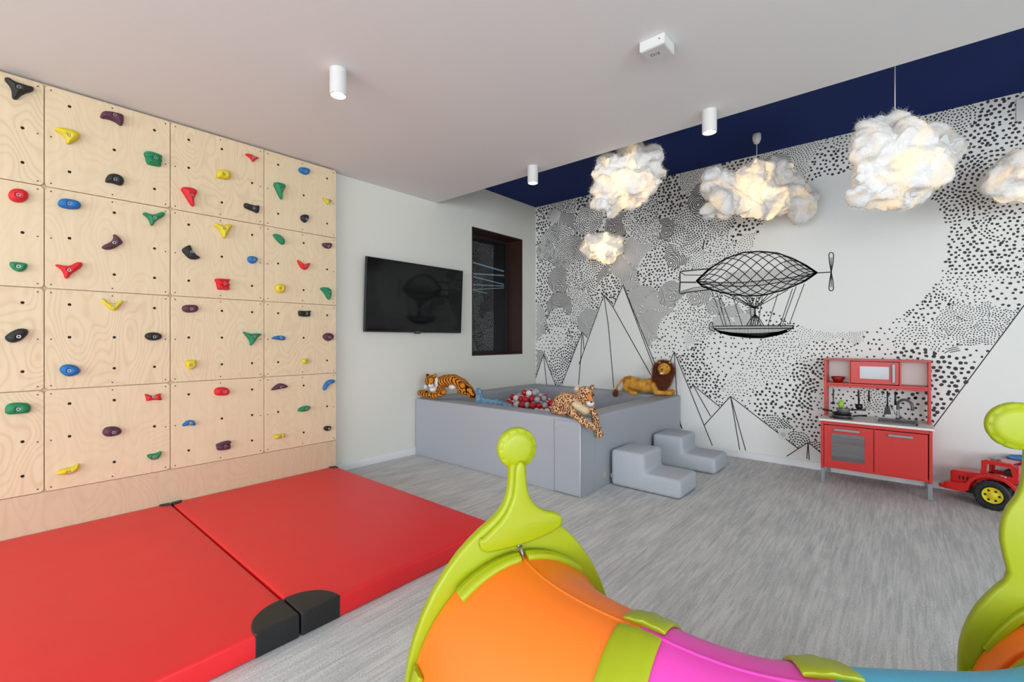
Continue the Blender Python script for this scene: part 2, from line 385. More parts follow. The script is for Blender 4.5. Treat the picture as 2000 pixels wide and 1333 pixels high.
# regions: u, v, radius px, style, spacing px, dot px
S, R, W, G = 'S', 'R', 'W', 'G'
reg = [(u_, v_, 110, S, 5.6 * (1 + .35 * (u_ - 1040) / 1000), 2.6) for u_ in range(1060, 2100, 130) for v_ in range(200, 900, 130)]
rr = random.Random(5)
for i in range(150):
    u = 1030 + 1100 * rr.random()**1.25; v = rr.uniform(170, 880)
    st = rr.choice([S, S, S, R, S, W]); sp = rr.choice([3.8, 4.6, 5.6, 7.2]) * (1 + .35 * (u - 1040) / 1000)
    if st == W: sp = 3.6 + (u - 1040) / 1000
    reg.append((u, v, rr.uniform(30, 60), st, sp, sp * (rr.uniform(.44, .56) if st != W else .4)))
reg += [(1055, 440, 42, S, 6.2, 3), (1105, 445, 30, W, 3.4, 1.4), (1088, 478, 42, R, 3.8, 1.9), (1150, 430, 32, R, 4, 2), (1112, 500, 40, R, 3.5, 1.8), (1065, 490, 22, R, 3.2, 1.7),
  (1055, 545, 36, S, 6, 2.7), (1092, 548, 28, W, 3.2, 1.3), (1135, 545, 36, S, 5, 2.2), (1165, 540, 34, R, 4.8, 2.2), (1190, 545, 28, W, 3.4, 1.5), (1225, 530, 38, G, 3, 1.2), (1190, 560, 24, S, 6, 2.8),
  (1205, 440, 27, W, 3, 1.6), (1245, 488, 30, G, 2.4, .8), (1240, 430, 26, S, 5.4, 2.2), (1125, 598, 34, S, 4.2, 1.7), (1092, 600, 30, W, 3, 1.3), (1090, 628, 26, S, 6, 2.2), (1150, 630, 27, G, 2.6, 1.1),
  (1045, 618, 26, G, 2.4, .8), (1048, 655, 25, G, 2.5, 1), (1072, 680, 30, S, 8, 2.1), (1103, 705, 36, R, 5.5, 2.6), (1095, 725, 30, R, 5, 2.4), (1052, 705, 22, W, 3, 1.2), (1090, 660, 20, S, 7.5, 2),
  (1290, 530, 48, S, 7, 3), (1255, 595, 38, G, 2.6, 1), (1285, 600, 32, G, 2.5, .9), (1272, 645, 40, G, 2.8, 1.1), (1310, 575, 26, W, 3.2, 1.2), (1325, 650, 42, S, 10, 2.4), (1295, 690, 30, S, 9, 2.3),
  (1362, 668, 26, R, 3.2, 1.3), (1385, 722, 58, S, 7, 3.6), (1350, 612, 36, S, 6.4, 2.5), (1372, 640, 28, S, 5.2, 2.2), (1365, 575, 24, W, 3.6, 1.4), (1345, 530, 28, R, 5.2, 2.1), (1322, 498, 26, W, 4.2, 1.7),
  (1372, 510, 24, R, 4.2, 1.8), (1345, 470, 30, R, 4.6, 2.1), (1342, 440, 42, R, 4.6, 2.3), (1297, 448, 22, W, 3.2, 1.6), (1262, 446, 30, S, 4.4, 1.9), (1305, 382, 42, S, 7.2, 3.7), (1262, 408, 30, S, 5.2, 2.4),
  (1360, 348, 34, S, 3.8, 1.6), (1375, 388, 32, W, 4.4, 2.2), (1412, 452, 32, R, 4.8, 2.5), (1455, 450, 26, S, 9, 4.6), (1405, 492, 30, S, 5.4, 2.2), (1465, 478, 24, R, 4.4, 1.6), (1440, 322, 40, S, 8, 4.4),
  (1540, 305, 52, R, 4.2, 1.8), (1515, 330, 30, W, 4, 1.6), (1622, 318, 36, S, 8.6, 4), (1650, 270, 24, R, 6, 2.6), (1430, 596, 26, S, 7, 2.2), (1428, 622, 26, W, 3, 1.1), (1452, 640, 26, G, 3, 1.1), (1500, 618, 26, S, 10, 3.2),
  (1410, 640, 24, G, 2.8, 1), (1395, 600, 16, W, 3, 1.2),
  (1432, 690, 54, S, 11, 3), (1480, 712, 40, S, 9, 2.6), (1530, 690, 46, S, 6, 2.1), (1500, 740, 56, S, 7, 2.4), (1455, 768, 42, S, 6.4, 2), (1590, 655, 30, R, 4.6, 1.5), (1630, 668, 38, R, 3.8, 1.3), (1672, 672, 40, R, 3.8, 1.3),
  (1600, 690, 24, S, 8, 3), (1640, 690, 28, S, 8, 2.8), (1480, 800, 36, S, 9, 2.6), (1532, 800, 58, S, 9.4, 4.2), (1590, 772, 34, R, 7, 4.2), (1605, 722, 22, R, 7, 4), (1565, 728, 20, R, 7, 3.8), (1575, 850, 40, S, 8.4, 3.8),
  (1512, 845, 34, R, 4.4, 2.6), (1556, 866, 26, R, 4.4, 2.6), (1600, 880, 20, R, 4.6, 2.6),
  (1660, 790, 60, S, 10, 2.9), (1725, 775, 36, R, 5, 2.2), (1735, 752, 22, S, 10, 5), (1790, 800, 42, S, 12, 4.2),
  (1735, 662, 38, S, 12, 3), (1690, 695, 26, S, 13, 3), (1820, 620, 34, S, 9, 3.8), (1792, 668, 36, R, 5.6, 2.3), (1785, 706, 34, S, 9.4, 5), (1945, 685, 52, S, 14, 3.8), (1845, 745, 56, S, 10.6, 5.6), (1870, 800, 42, S, 10.4, 5.4),
  (1845, 640, 22, R, 4.6, 2), (1880, 625, 36, R, 4.4, 2.1), (1915, 608, 34, R, 4.4, 2.1), (1960, 615, 38, R, 4.4, 2.1), (1895, 650, 28, R, 4.4, 2.1), (1930, 648, 26, R, 4.4, 2.1), (1900, 602, 26, R, 4.2, 1.9),
  (1900, 545, 50, S, 7.6, 2.6), (1975, 575, 30, S, 12, 4.4), (1895, 480, 56, S, 8.6, 4), (1965, 480, 60, S, 9, 4.4), (1860, 400, 40, R, 7, 3.6), (1880, 340, 44, R, 7.2, 3.8), (1955, 440, 34, R, 6.2, 3),
  (1850, 300, 40, R, 7, 3.8), (1930, 250, 64, S, 9.4, 4.8), (1985, 300, 60, S, 9.4, 4.6), (1870, 228, 30, R, 5.6, 2.6), (1930, 330, 40, R, 8, 4.2), (2020, 420, 60, S, 9, 4)]
RW = []
for (u, v, r, st, sp, dt) in reg:
    x, z = wpt(u, v); m = mpp(u); RW.append((x, z, r * m, st, sp * m, dt * m * (1.28 if u < 1350 else 1.14)))
NR = len(RW)
RWa = np.array([(q[0], q[1], q[2]**2) for q in RW])
def owner_ok(i, x, z):
    a = RWa[i + 1:]
    return not bool(np.any((a[:, 0] - x)**2 + (a[:, 1] - z)**2 < a[:, 2]))
dv, df, gv, gf = [], [], [], []
def dot(V, Fc, x, z, r, n=7, sx=1, ang=0):
    k = len(V); ca, sa = math.cos(ang), math.sin(ang); j = rnd.uniform(0, 6)
    for i in range(n):
        a = 2 * math.pi * i / n + j; p, q = r * math.cos(a) * sx, r * math.sin(a)
        V.append((x + p * ca - q * sa, YM, z + p * sa + q * ca))
    Fc.append(tuple(range(k, k + n)))
def seg(V, Fc, a, b, wd, y=None):
    dx, dz = b[0] - a[0], b[1] - a[1]; L = math.hypot(dx, dz)
    if L < 1e-6: return
    nx, nz = -dz / L * wd / 2, dx / L * wd / 2; k = len(V); y = YM - .0003 if y is None else y
    V.extend([(a[0] + nx, y, a[1] + nz), (a[0] - nx, y, a[1] - nz), (b[0] - nx, y, b[1] - nz), (b[0] + nx, y, b[1] + nz)])
    Fc.append((k, k + 1, k + 2, k + 3))
for i, (x0, z0, r, st, sp, dt) in enumerate(RW):
    if x0 + r < XL or x0 - r > 1.1: continue
    if st == S:      # jittered packing
        n = int(r / sp) + 1
        for a in range(-n, n + 1):
            for b in range(-n - 1, n + 2):
                x = x0 + (a + (.5 if b & 1 else 0)) * sp + rnd.gauss(0, sp * .16); z = z0 + b * sp * .87 + rnd.gauss(0, sp * .16)
                if (x - x0)**2 + (z - z0)**2 > r * r or x < XL + .01 or not owner_ok(i, x, z) or masked(x, z): continue
                dot(dv, df, x, z, dt / 2 * rnd.uniform(.85, 1.15), 6, rnd.uniform(1, 1.25), rnd.uniform(0, 3))
    elif st == R:    # dotted rings
        cx0, cz0 = x0 + rnd.uniform(-.2, .2) * r, z0 - rnd.uniform(0, .35) * r
        k = 0; q = dt * .6
        while q < r * 1.5:
            nn = max(1, int(2 * math.pi * q / (sp * .95))); ph = rnd.uniform(0, 6)
            for t in range(nn):
                a = ph + 2 * math.pi * t / nn; qq = q * (1 + .10 * math.sin(3 * a + i) + .04 * math.sin(7 * a + 2 * i)) + rnd.gauss(0, sp * .07); x, z = cx0 + qq * math.cos(a), cz0 + qq * math.sin(a)
                if (x - x0)**2 + (z - z0)**2 > r * r or x < XL + .01 or not owner_ok(i, x, z) or masked(x, z): continue
                dot(dv, df, x, z, dt / 2 * rnd.uniform(.88, 1.12), 5, 1.35, a + math.pi / 2)
            q += sp * 1.02; k += 1
    else:            # fine wavy pen lines
        V, Fc = (dv, df) if st == W else (gv, gf)
        cx0, cz0 = x0 + rnd.uniform(-.5, .5) * r, z0 - rnd.uniform(.2, .7) * r; q = sp
        while q < r * 2.2:
            nn = max(6, int(2 * math.pi * q / (sp * 1.7))); pts = []
            for t in range(nn + 1):
                a = 2 * math.pi * t / nn; w_ = q * (1 + .05 * math.sin(5 * a + i)) + sp * .25 * math.sin(9 * a)
                pts.append((cx0 + w_ * math.cos(a), cz0 + w_ * math.sin(a)))
            for p0, p1 in zip(pts, pts[1:]):
                x, z = (p0[0] + p1[0]) / 2, (p0[1] + p1[1]) / 2
                if (x - x0)**2 + (z - z0)**2 > r * r or x < XL + .01 or not owner_ok(i, x, z) or masked(x, z): continue
                seg(V, Fc, p0, p1, dt * .75, YM)
            q += sp * .8
def flat(name, V, Fc, mat, label=None):
    me = bpy.data.meshes.new(name); me.from_pydata(V, [], Fc)
    o = link(name, me, mat, wall_back); o['kind'] = 'stuff'
    if label: o['label'] = label
    return o
flat('mural_dots', dv, df, M['ink'], 'black printed dots and dotted rings of the cloud mural')
if gv: flat('mural_hatching', gv, gf, M['inkgrey'], 'fine grey printed wavy lines of the cloud mural')
# mountains
lv, lf = [], []
def pl(pts, px=1.6, V=lv, Fc=lf, wig=0):
    q = [wpt(*p) for p in pts]
    for (a, b), pa in zip(zip(q, q[1:]), pts): seg(V, Fc, a, b, px * mpp(pa[0]))
for pts in [[(1097, 752), (1136.6, 649), (1148, 660.5)], [(1136.6, 649), (1134.5, 698), (1130, 752)], [(1138.5, 653), (1140.5, 683)], [(1179.5, 576.5), (1136, 698), (1131, 712)], [(1179.5, 576.5), (1188.5, 638), (1199, 759)],
            [(1179.5, 576.5), (1197.5, 594.5)], [(1182, 580), (1197.5, 600.5), (1271, 732.5)], [(1197.5, 600.5), (1217, 557), (1280, 713), (1300, 765)], [(1218, 561), (1275, 713), (1290, 750)],
            [(1043, 749), (1061.6, 692), (1085, 752)], [(1061.6, 692), (1067.6, 752)], [(1300, 727), (1317, 687.5), (1391.3, 871)], [(1317, 687.5), (1321, 760), (1329.4, 833)], [(1319.9, 810), (1332.5, 838.5), (1329, 828)],
            [(1348.3, 760), (1353.5, 752.4), (1406, 795.4)], [(1353.5, 752.4), (1388.2, 814.3)], [(1375.6, 831), (1427, 774.4), (1558.3, 876.3)], [(1427, 775), (1444.9, 879.4)], [(1427, 775), (1456.4, 880.5)],
            [(1536.2, 892), (1578.3, 864.7), (1605.6, 886.8), (1625, 902)], [(1578, 865), (1576, 897)], [(1578.5, 865), (1580.5, 899)], [(1822, 836), (2000, 597), (2170, 369)]]:
    pl(pts, 1.7)
flat('mural_mountains', lv, lf, M['ink'], 'thin black printed mountain outlines low on the mural')
# airship
lv, lf = [], []
def al(pts, px=1.2): pl([A(*p) for p in pts], px * 1.25, lv, lf)
al(bal_top, 2.2); al(bal_bot, 2.2)
def bp_(t, phi):
    x = 285 + 1125 * t; yt, yb = interp(bal_top, x), interp(bal_bot, x); s = math.sin(phi)
    mid = yt + (yb - yt) * .5
    return (x, mid + (yb - yt) * .5 * s)
for sgn in (1, -1):
    for k in range(-12, 17):
        cur = []
        for j in range(81):
            t = j / 80; phi = -math.pi / 2 + k * .52 - 0 + sgn * t * 5.2 - (0 if sgn > 0 else -0)
            if sgn < 0: phi += 0
            if -math.pi / 2 <= phi <= math.pi / 2: cur.append(bp_(t, phi))
            else:
                if len(cur) > 1: al(cur, 1.35)
                cur = []
        if len(cur) > 1: al(cur, 1.35)
belt0 = [(330, 525), (500, 535), (700, 535), (900, 518), (1150, 490), (1390, 450)]; belt1 = [(330, 545), (500, 562), (700, 572), (900, 558), (1150, 520), (1390, 460)]
al(belt0, 1.4); al(belt1, 1.4)
for x in range(350, 1380, 14): al([(x, interp(belt0, x)), (x + 3, interp(belt1, x))], .8)
for x in range(420, 1320, 13):
    y0, y1 = interp(bal_top, x), interp(bal_bot, x)
    if x > 560: al([(x, y0 + (y1 - y0) * (.42 if x < 1100 else .05)), (x, interp(belt0, x))], .5)
    al([(x, interp(belt1, x)), (x, y1)], .5)
al([(400, 407), (200, 425), (150, 430), (133, 445), (135, 530), (130, 630), (145, 640), (200, 625), (400, 600)], 2)
al([(140, 440), (180, 465), (340, 465)], 1.2); al([(135, 532), (285, 532)], 2); al([(140, 620), (260, 585), (350, 572)], 1.2); al([(145, 632), (200, 612), (360, 585)], .8)
al([(1410, 445), (1540, 437)], 1.6)
al([(1540, 437), (1525, 350), (1518, 275), (1528, 256), (1552, 256), (1563, 275), (1557, 350), (1540, 437), (1526, 520), (1518, 590), (1528, 611), (1552, 611), (1562, 590), (1556, 520), (1540, 437)], 1.4)
al([(1533, 300), (1540, 430), (1547, 300)], .7); al([(1533, 580), (1540, 445), (1547, 580)], .7)
for a, b in (((430, 605), (540, 940)), ((480, 630), (565, 940)), ((500, 640), (610, 940)), ((625, 665), (715, 940)), ((1045, 635), (950, 940)), ((1180, 590), (1065, 930)), ((1215, 570), (1085, 935)), ((1290, 545), (1150, 925)), ((780, 665), (800, 940)), ((900, 660), (858, 940))): al([a, b], 1.1)
for x, y in ((540, 650), (600, 650), (640, 655), (700, 660), (740, 663), (790, 663), (850, 660), (890, 657), (950, 650), (1000, 640), (1140, 600)): al([(x, y), (830, 775)], 1.2)
al([(830, 770), (832, 835)], 2.4)
for x in (750, 780, 810, 835, 860, 890, 915): al([(832, 830), (832 + (x - 832) * .5, 872), (x, 940)], 1.4)
al([(440, 940), (1190, 935)], 1.6); al([(450, 965), (1185, 960)], 1.6)
hl = [(440, 945), (490, 995), (600, 1025), (750, 1045), (900, 1050), (1050, 1020), (1140, 990), (1190, 945)]
hm = [(455, 972), (520, 990), (620, 1003), (750, 1010), (900, 1008), (1050, 995), (1150, 968)]
al(hl, 1.8); al(hm, 1.6)
for x in range(465, 1180, 14): al([(x, 940), (x, interp(hm, min(max(x, 456), 1149)))], .8)
for k in range(1, 7):
    al([(x, interp(hm, x) + (interp(hl, x) - interp(hm, x)) * k / 7) for x in range(490, 1150, 40)], 1.3 + .12 * k)
al([(460, 990), (410, 972), (403, 940), (415, 910), (432, 905), (441, 918), (436, 932)], 1.5); al([(470, 970), (440, 965), (425, 945), (436, 932)], 1)
flat('mural_airship', lv, lf, M['ink'], 'black pen-drawn airship with netted balloon and hanging boat on the mural')
# ================================================================ CLIMBING WALL
XP = -3.83
cw = root('climbing_wall', (XP, .6, 0), 'climbing wall of square birch plywood panels along the left side of the room', 'climbing wall')
ys = [2.066, 1.459, .852, .245, -.362, -.969]; zs = [.32, .92, 1.52, 2.12, 2.72]
wP, hP = .607 - .004, .60 - .004
def rrect(w_, h_, r, n=4):
    out = []
    for cx, cy, a0 in ((w_ / 2 - r, h_ / 2 - r, 0), (-w_ / 2 + r, h_ / 2 - r, 90), (-w_ / 2 + r, -h_ / 2 + r, 180), (w_ / 2 - r, -h_ / 2 + r, 270)):
        for k in range(n + 1):
            a = math.radians(a0 + 90 * k / n); out.append((cx + r * math.cos(a), cy + r * math.sin(a)))
    return out
CYC = Matrix(((0, 0, 1, 0), (1, 0, 0, 0), (0, 1, 0, 0), (0, 0, 0, 1)))     # x->Y, y->Z, z->X
pm = curve_solid([rrect(wP, hP, .022)], .009, .0025, 1); pm.transform(CYC); pm.materials.append(M['ply']); pm.name = 'plywood_panel'
hm_ = MB()
for fy in (-.325, .015, .355):
    for fz in (.15, .48, .81):
        c = Vector((.0092, fy * .607, (.5 - fz) * .6))
        hm_.lathe(c, [(.0085, 0), (.0085, .0006), (.006, .0006), (.006, .0002), (0, .0002)], 10, 'x')
hmesh = hm_.mesh(); hmesh.materials.append(M['dark']); hmesh.name = 'bolt_holes'
sm_ = MB()
for fy, fz in ((-.455, .04), (0, .04), (.455, .04), (-.455, .5), (.455, .5), (-.455, .96), (0, .96), (.455, .96)):
    sm_.lathe((.0092, fy * .607, (.5 - fz) * .6), [(.0045, 0), (.0045, .0006), (.0, .0007)], 8, 'x')
smesh = sm_.mesh(); smesh.materials.append(base_mat('panel_screw', rgb(90, 80, 70), .4, metal=.4)); smesh.name = 'screws'
for c in range(5):
    for r in range(4):
        y = (ys[c] + ys[c + 1]) / 2; z = (zs[r] + zs[r + 1]) / 2
        o = bpy.data.objects.new('plywood_panel', pm); COL.objects.link(o); o.parent = cw; o.location = Vector((XP - .009, y, z)) - cw.location
        for nm, me in (('bolt_holes', hmesh), ('screws', smesh)):
            q = bpy.data.objects.new(nm, me); COL.objects.link(q); q.parent = o; q['kind'] = 'stuff'
MB().box(XL, XP - .018, -.969, 2.066, 0, 2.728).build('backing_board', M['ply2'], cw)
MB().box(XP - .018, XP - .006, -.969, 2.066, 0, .318).build('kick_board', M['ply2'], cw, bevel=.002)
HC = {'black': (30, 31, 34), 'purple': (88, 44, 66), 'yellow': (222, 202, 40), 'green': (22, 130, 84), 'red': (214, 26, 38), 'blue': (24, 108, 178)}
HM = {k: base_mat('hold_' + k, rgb(*v), .55, noise_amt=.06, noise_scale=30, bump=.25, bump_scale=220) for k, v in HC.items()}
C1, C2, C3, C4 = (0, 100, 933 / 350), (330, 220, 1193 / 340), (0, 560, 933 / 350), (330, 560, 1133 / 340)
HOLDS = [
 (C1,'black','three-armed','top','leftmost',(97,193),[(20,140),(45,137),(75,160),(110,170),(140,180),(175,188),(178,203),(160,213),(125,220),(105,235),(90,252),(68,252),(60,235),(62,210),(50,180),(25,155)]),
 (C1,'purple','curved','top','second',(595,338),[(520,340),(530,318),(550,312),(590,318),(640,330),(645,350),(640,385),(625,390),(610,375),(580,360),(550,352),(525,350)]),
 (C1,'yellow','bird-shaped','top','second',(356,443),[(284,405),(300,398),(340,402),(375,410),(405,425),(420,445),(400,465),(370,480),(352,487),(343,478),(345,455),(330,440),(300,422),(286,413)]),
 (C1,'green','ridged square','top','second',(804,557),[(748,527),(765,522),(800,530),(842,545),(845,555),(835,562),(846,575),(835,583),(840,603),(800,597),(762,588),(765,578),(755,565),(760,555),(750,545)]),
 (C1,'black','half-moon','top','second',(597,670),[(548,670),(560,645),(585,637),(615,642),(640,658),(647,680),(635,702),(610,697),(590,688),(560,685),(548,683)]),
 (C1,'red','round','second','leftmost',(95,752),[(42,740),(60,720),(90,715),(125,722),(148,740),(148,765),(130,782),(100,790),(65,783),(43,765)]),
 (C1,'blue','long oval','second','second',(360,797),[(298,795),(310,772),(335,767),(380,773),(415,785),(424,812),(405,823),(370,824),(330,818),(305,808)]),
 (C1,'green','three-armed','second','second',(802,872),[(740,845),(755,838),(780,850),(805,853),(835,838),(855,838),(858,855),(840,868),(815,880),(800,900),(790,912),(782,905),(778,885),(765,865),(745,852)]),
 (C1,'purple','horned','second','second',(593,1000),[(528,1020),(545,1007),(575,995),(593,975),(586,955),(597,953),(620,970),(643,1000),(625,1008),(605,1022),(580,1033),(550,1035),(530,1027)]),
 (C1,'red','three-armed','second','second',(358,1142),[(283,1112),(300,1110),(335,1120),(370,1117),(395,1100),(420,1098),(430,1110),(425,1125),(400,1143),(370,1160),(350,1187),(335,1182),(330,1155),(310,1130),(288,1118)]),
 (C1,'green','half-round','second','leftmost',(96,1123),[(47,1098),(70,1098),(110,1101),(143,1108),(140,1130),(120,1147),(95,1150),(70,1140),(50,1120)]),
 (C3,'yellow','v-shaped','third','second',(590,97),[(521,55),(535,62),(560,85),(590,90),(615,80),(640,70),(640,80),(620,105),(600,125),(580,125),(560,108),(540,90)]),
 (C3,'black','slanted','third','leftmost',(96,261),[(18,265),(50,240),(85,222),(120,217),(145,225),(148,243),(130,265),(100,285),(65,295),(40,288)]),
 (C3,'black','oval','third','second',(801,262),[(750,258),(765,242),(800,237),(835,245),(844,258),(835,275),(800,283),(765,277)]),
 (C3,'blue','rounded','third','second',(358,438),[(306,435),(320,412),(355,403),(395,412),(420,432),(415,450),(385,465),(350,470),(325,457)]),
 (C3,'red','bow-tie','bottom','second',(800,575),[(750,562),(762,558),(780,568),(800,570),(822,560),(835,555),(838,560),(833,572),(845,593),(820,592),(800,590),(780,593),(760,600),(762,580)]),
 (C3,'green','wide loaf-shaped','bottom','leftmost',(94,637),[(23,650),(30,620),(55,607),(100,604),(145,608),(162,625),(158,650),(140,660),(90,663),(50,668),(28,662)]),
 (C3,'purple','oval','bottom','second',(588,758),[(530,760),(545,735),(580,728),(615,732),(636,750),(625,768),(600,778),(565,783),(540,777)]),
 (C3,'green','small smile-shaped','bottom','second',(800,887),[(763,878),(785,872),(815,870),(838,855),(842,865),(830,890),(810,903),(785,902),(768,890)]),
 (C3,'yellow','long curved','bottom','second',(358,966),[(288,975),(310,955),(345,945),(380,940),(410,918),(412,935),(405,955),(380,972),(340,982),(305,980)]),
 (C2,'red','small three-armed','top','third',(578,307),[(522,283),(540,280),(570,292),(590,303),(614,308),(612,316),(592,320),(577,340),(570,335),(562,318),(545,303),(525,292)]),
 (C2,'yellow','half-moon','top','third',(373,428),[(323,440),(330,405),(350,393),(385,392),(415,405),(422,435),(412,460),(385,458),(350,452),(325,450)]),
 (C2,'red','large comma-shaped','top','third',(150,568),[(82,520),(95,510),(130,513),(170,520),(193,540),(188,560),(170,585),(170,615),(175,640),(160,647),(145,630),(120,590),(100,555),(84,535)]),
 (C2,'black','bar-shaped','top','third',(575,657),[(512,628),(522,618),(555,630),(590,640),(615,635),(620,650),(612,690),(600,690),(580,678),(550,668),(515,652)]),
 (C2,'yellow','three-cornered','second','third',(376,797),[(308,765),(320,758),(350,770),(380,773),(410,765),(430,770),(428,790),(410,805),(395,840),(383,863),(368,860),(355,825),(335,795),(312,778)]),
 (C2,'black','curved','second','third',(150,957),[(82,943),(110,920),(145,905),(152,930),(165,955),(190,980),(217,993),(200,1005),(165,1010),(135,1000),(110,975)]),
 (C2,'blue','small round','second','third',(574,1010),[(537,1000),(545,985),(575,985),(608,995),(603,1020),(580,1037),(555,1033),(540,1018)]),
 (C2,'red','ridged square','second','third',(375,1173),[(312,1142),(325,1138),(355,1138),(395,1142),(415,1140),(412,1160),(402,1168),(418,1182),(408,1192),(415,1220),(370,1215),(328,1215),(333,1195),(322,1185),(328,1170),(316,1158)]),
 (C2,'blue','small oval','top','rightmost',(928,405),[(886,385),(900,375),(940,378),(965,392),(962,415),(940,428),(910,418),(890,402)]),
 (C2,'green','comma-shaped','top','rightmost',(766,528),[(712,485),(730,478),(765,482),(795,495),(795,520),(775,545),(775,595),(768,598),(750,570),(732,530)]),
 (C2,'yellow','small three-cornered','top','rightmost',(1097,606),[(1050,585),(1062,588),(1085,597),(1100,595),(1118,605),(1105,615),(1085,633),(1078,618),(1060,602)]),
 (C2,'black','shield-shaped','top','rightmost',(936,732),[(903,705),(925,698),(955,703),(958,725),(945,745),(932,758),(918,748),(901,732)]),
 (C2,'green','slanted bean-shaped','second','rightmost',(768,860),[(709,838),(725,830),(755,838),(785,860),(795,890),(780,910),(755,895),(725,860)]),
 (C2,'purple','half-moon','second','rightmost',(1087,917),[(1047,897),(1075,893),(1117,895),(1115,920),(1098,935),(1070,930),(1052,915)]),
 (C2,'red','v-shaped','second','rightmost',(930,1052),[(876,1005),(895,1020),(925,1042),(950,1035),(965,1028),(962,1050),(945,1072),(930,1082),(905,1068),(885,1035)]),
 (C2,'yellow','round','second','rightmost',(760,1207),[(726,1210),(730,1185),(750,1174),(785,1177),(797,1200),(790,1228),(765,1240),(735,1232)]),
 (C2,'green','fin-shaped','second','rightmost',(1092,1230),[(1032,1205),(1055,1197),(1090,1200),(1110,1215),(1110,1255),(1098,1288),(1085,1278),(1065,1240),(1045,1218)]),
 (C4,'purple','oval','third','third',(140,147),[(83,140),(95,122),(140,118),(187,122),(190,155),(170,167),(120,172),(88,160)]),
 (C4,'green','three-armed','third','third',(541,328),[(480,290),(495,298),(530,310),(570,303),(603,308),(600,315),(575,330),(560,355),(540,380),(526,387),(528,370),(520,345),(500,322),(483,302)]),
 (C4,'yellow','chunky','third','third',(142,513),[(102,492),(115,480),(170,476),(178,490),(172,525),(155,535),(135,543),(112,522)]),
 (C4,'black','ridged bar','third','rightmost',(890,177),[(840,160),(850,156),(880,160),(920,157),(922,165),(914,175),(922,195),(880,197),(842,193),(845,178)]),
 (C4,'blue','flat oval','third','rightmost',(723,332),[(667,335),(690,323),(725,318),(755,325),(755,345),(740,352),(700,345),(670,342)]),
 (C4,'purple','rounded','third','rightmost',(1035,330),[(998,325),(1015,305),(1045,300),(1070,315),(1070,335),(1052,350),(1035,358),(1012,345)]),
 (C4,'yellow','tiny square','third','rightmost',(893,485),[(862,475),(885,468),(910,472),(912,492),(895,505),(868,503)]),
 (C4,'red','rounded','bottom','third',(353,683),[(292,685),(300,665),(325,655),(365,655),(393,672),(392,695),(375,710),(335,711),(300,708)]),
 (C4,'purple','triangular','bottom','rightmost',(723,652),[(660,677),(680,655),(705,635),(725,629),(750,635),(778,650),(760,660),(720,667),(685,675)]),
 (C4,'blue','hook-shaped','bottom','rightmost',(1035,630),[(1003,660),(1010,635),(1030,612),(1060,604),(1080,612),(1075,625),(1050,635),(1030,650),(1018,675),(1005,678)]),
 (C4,'green','small slanted','bottom','rightmost',(888,795),[(835,808),(850,790),(880,778),(915,776),(918,790),(905,808),(875,815),(845,815)]),
 (C4,'blue','arched','bottom','third',(138,888),[(82,907),(100,885),(125,870),(155,870),(173,890),(172,905),(150,905),(125,900),(100,912)]),
 (C4,'purple','ridged square','bottom','third',(360,1040),[(302,1030),(330,1018),(370,1005),(400,1003),(402,1018),(392,1028),(402,1040),(398,1055),(360,1065),(318,1068),(310,1058),(312,1045)]),
 (C4,'yellow','bow-tie','bottom','rightmost',(723,973),[(676,963),(690,965),(715,962),(745,955),(752,965),(748,985),(715,990),(685,993),(688,980)]),
 (C4,'black','half-round','bottom','rightmost',(1037,925),[(1007,920),(1020,908),(1055,908),(1052,930),(1035,943),(1010,935)]),
]
bolt = MB().lathe((0, 0, 0), [(.0115, 0), (.0115, .002), (.009, .0035), (.0055, .0035), (.005, .001), (0, .001)], 12, 'x').mesh()
bolt.materials.append(M['steel']); bolt.name = 'bolt'
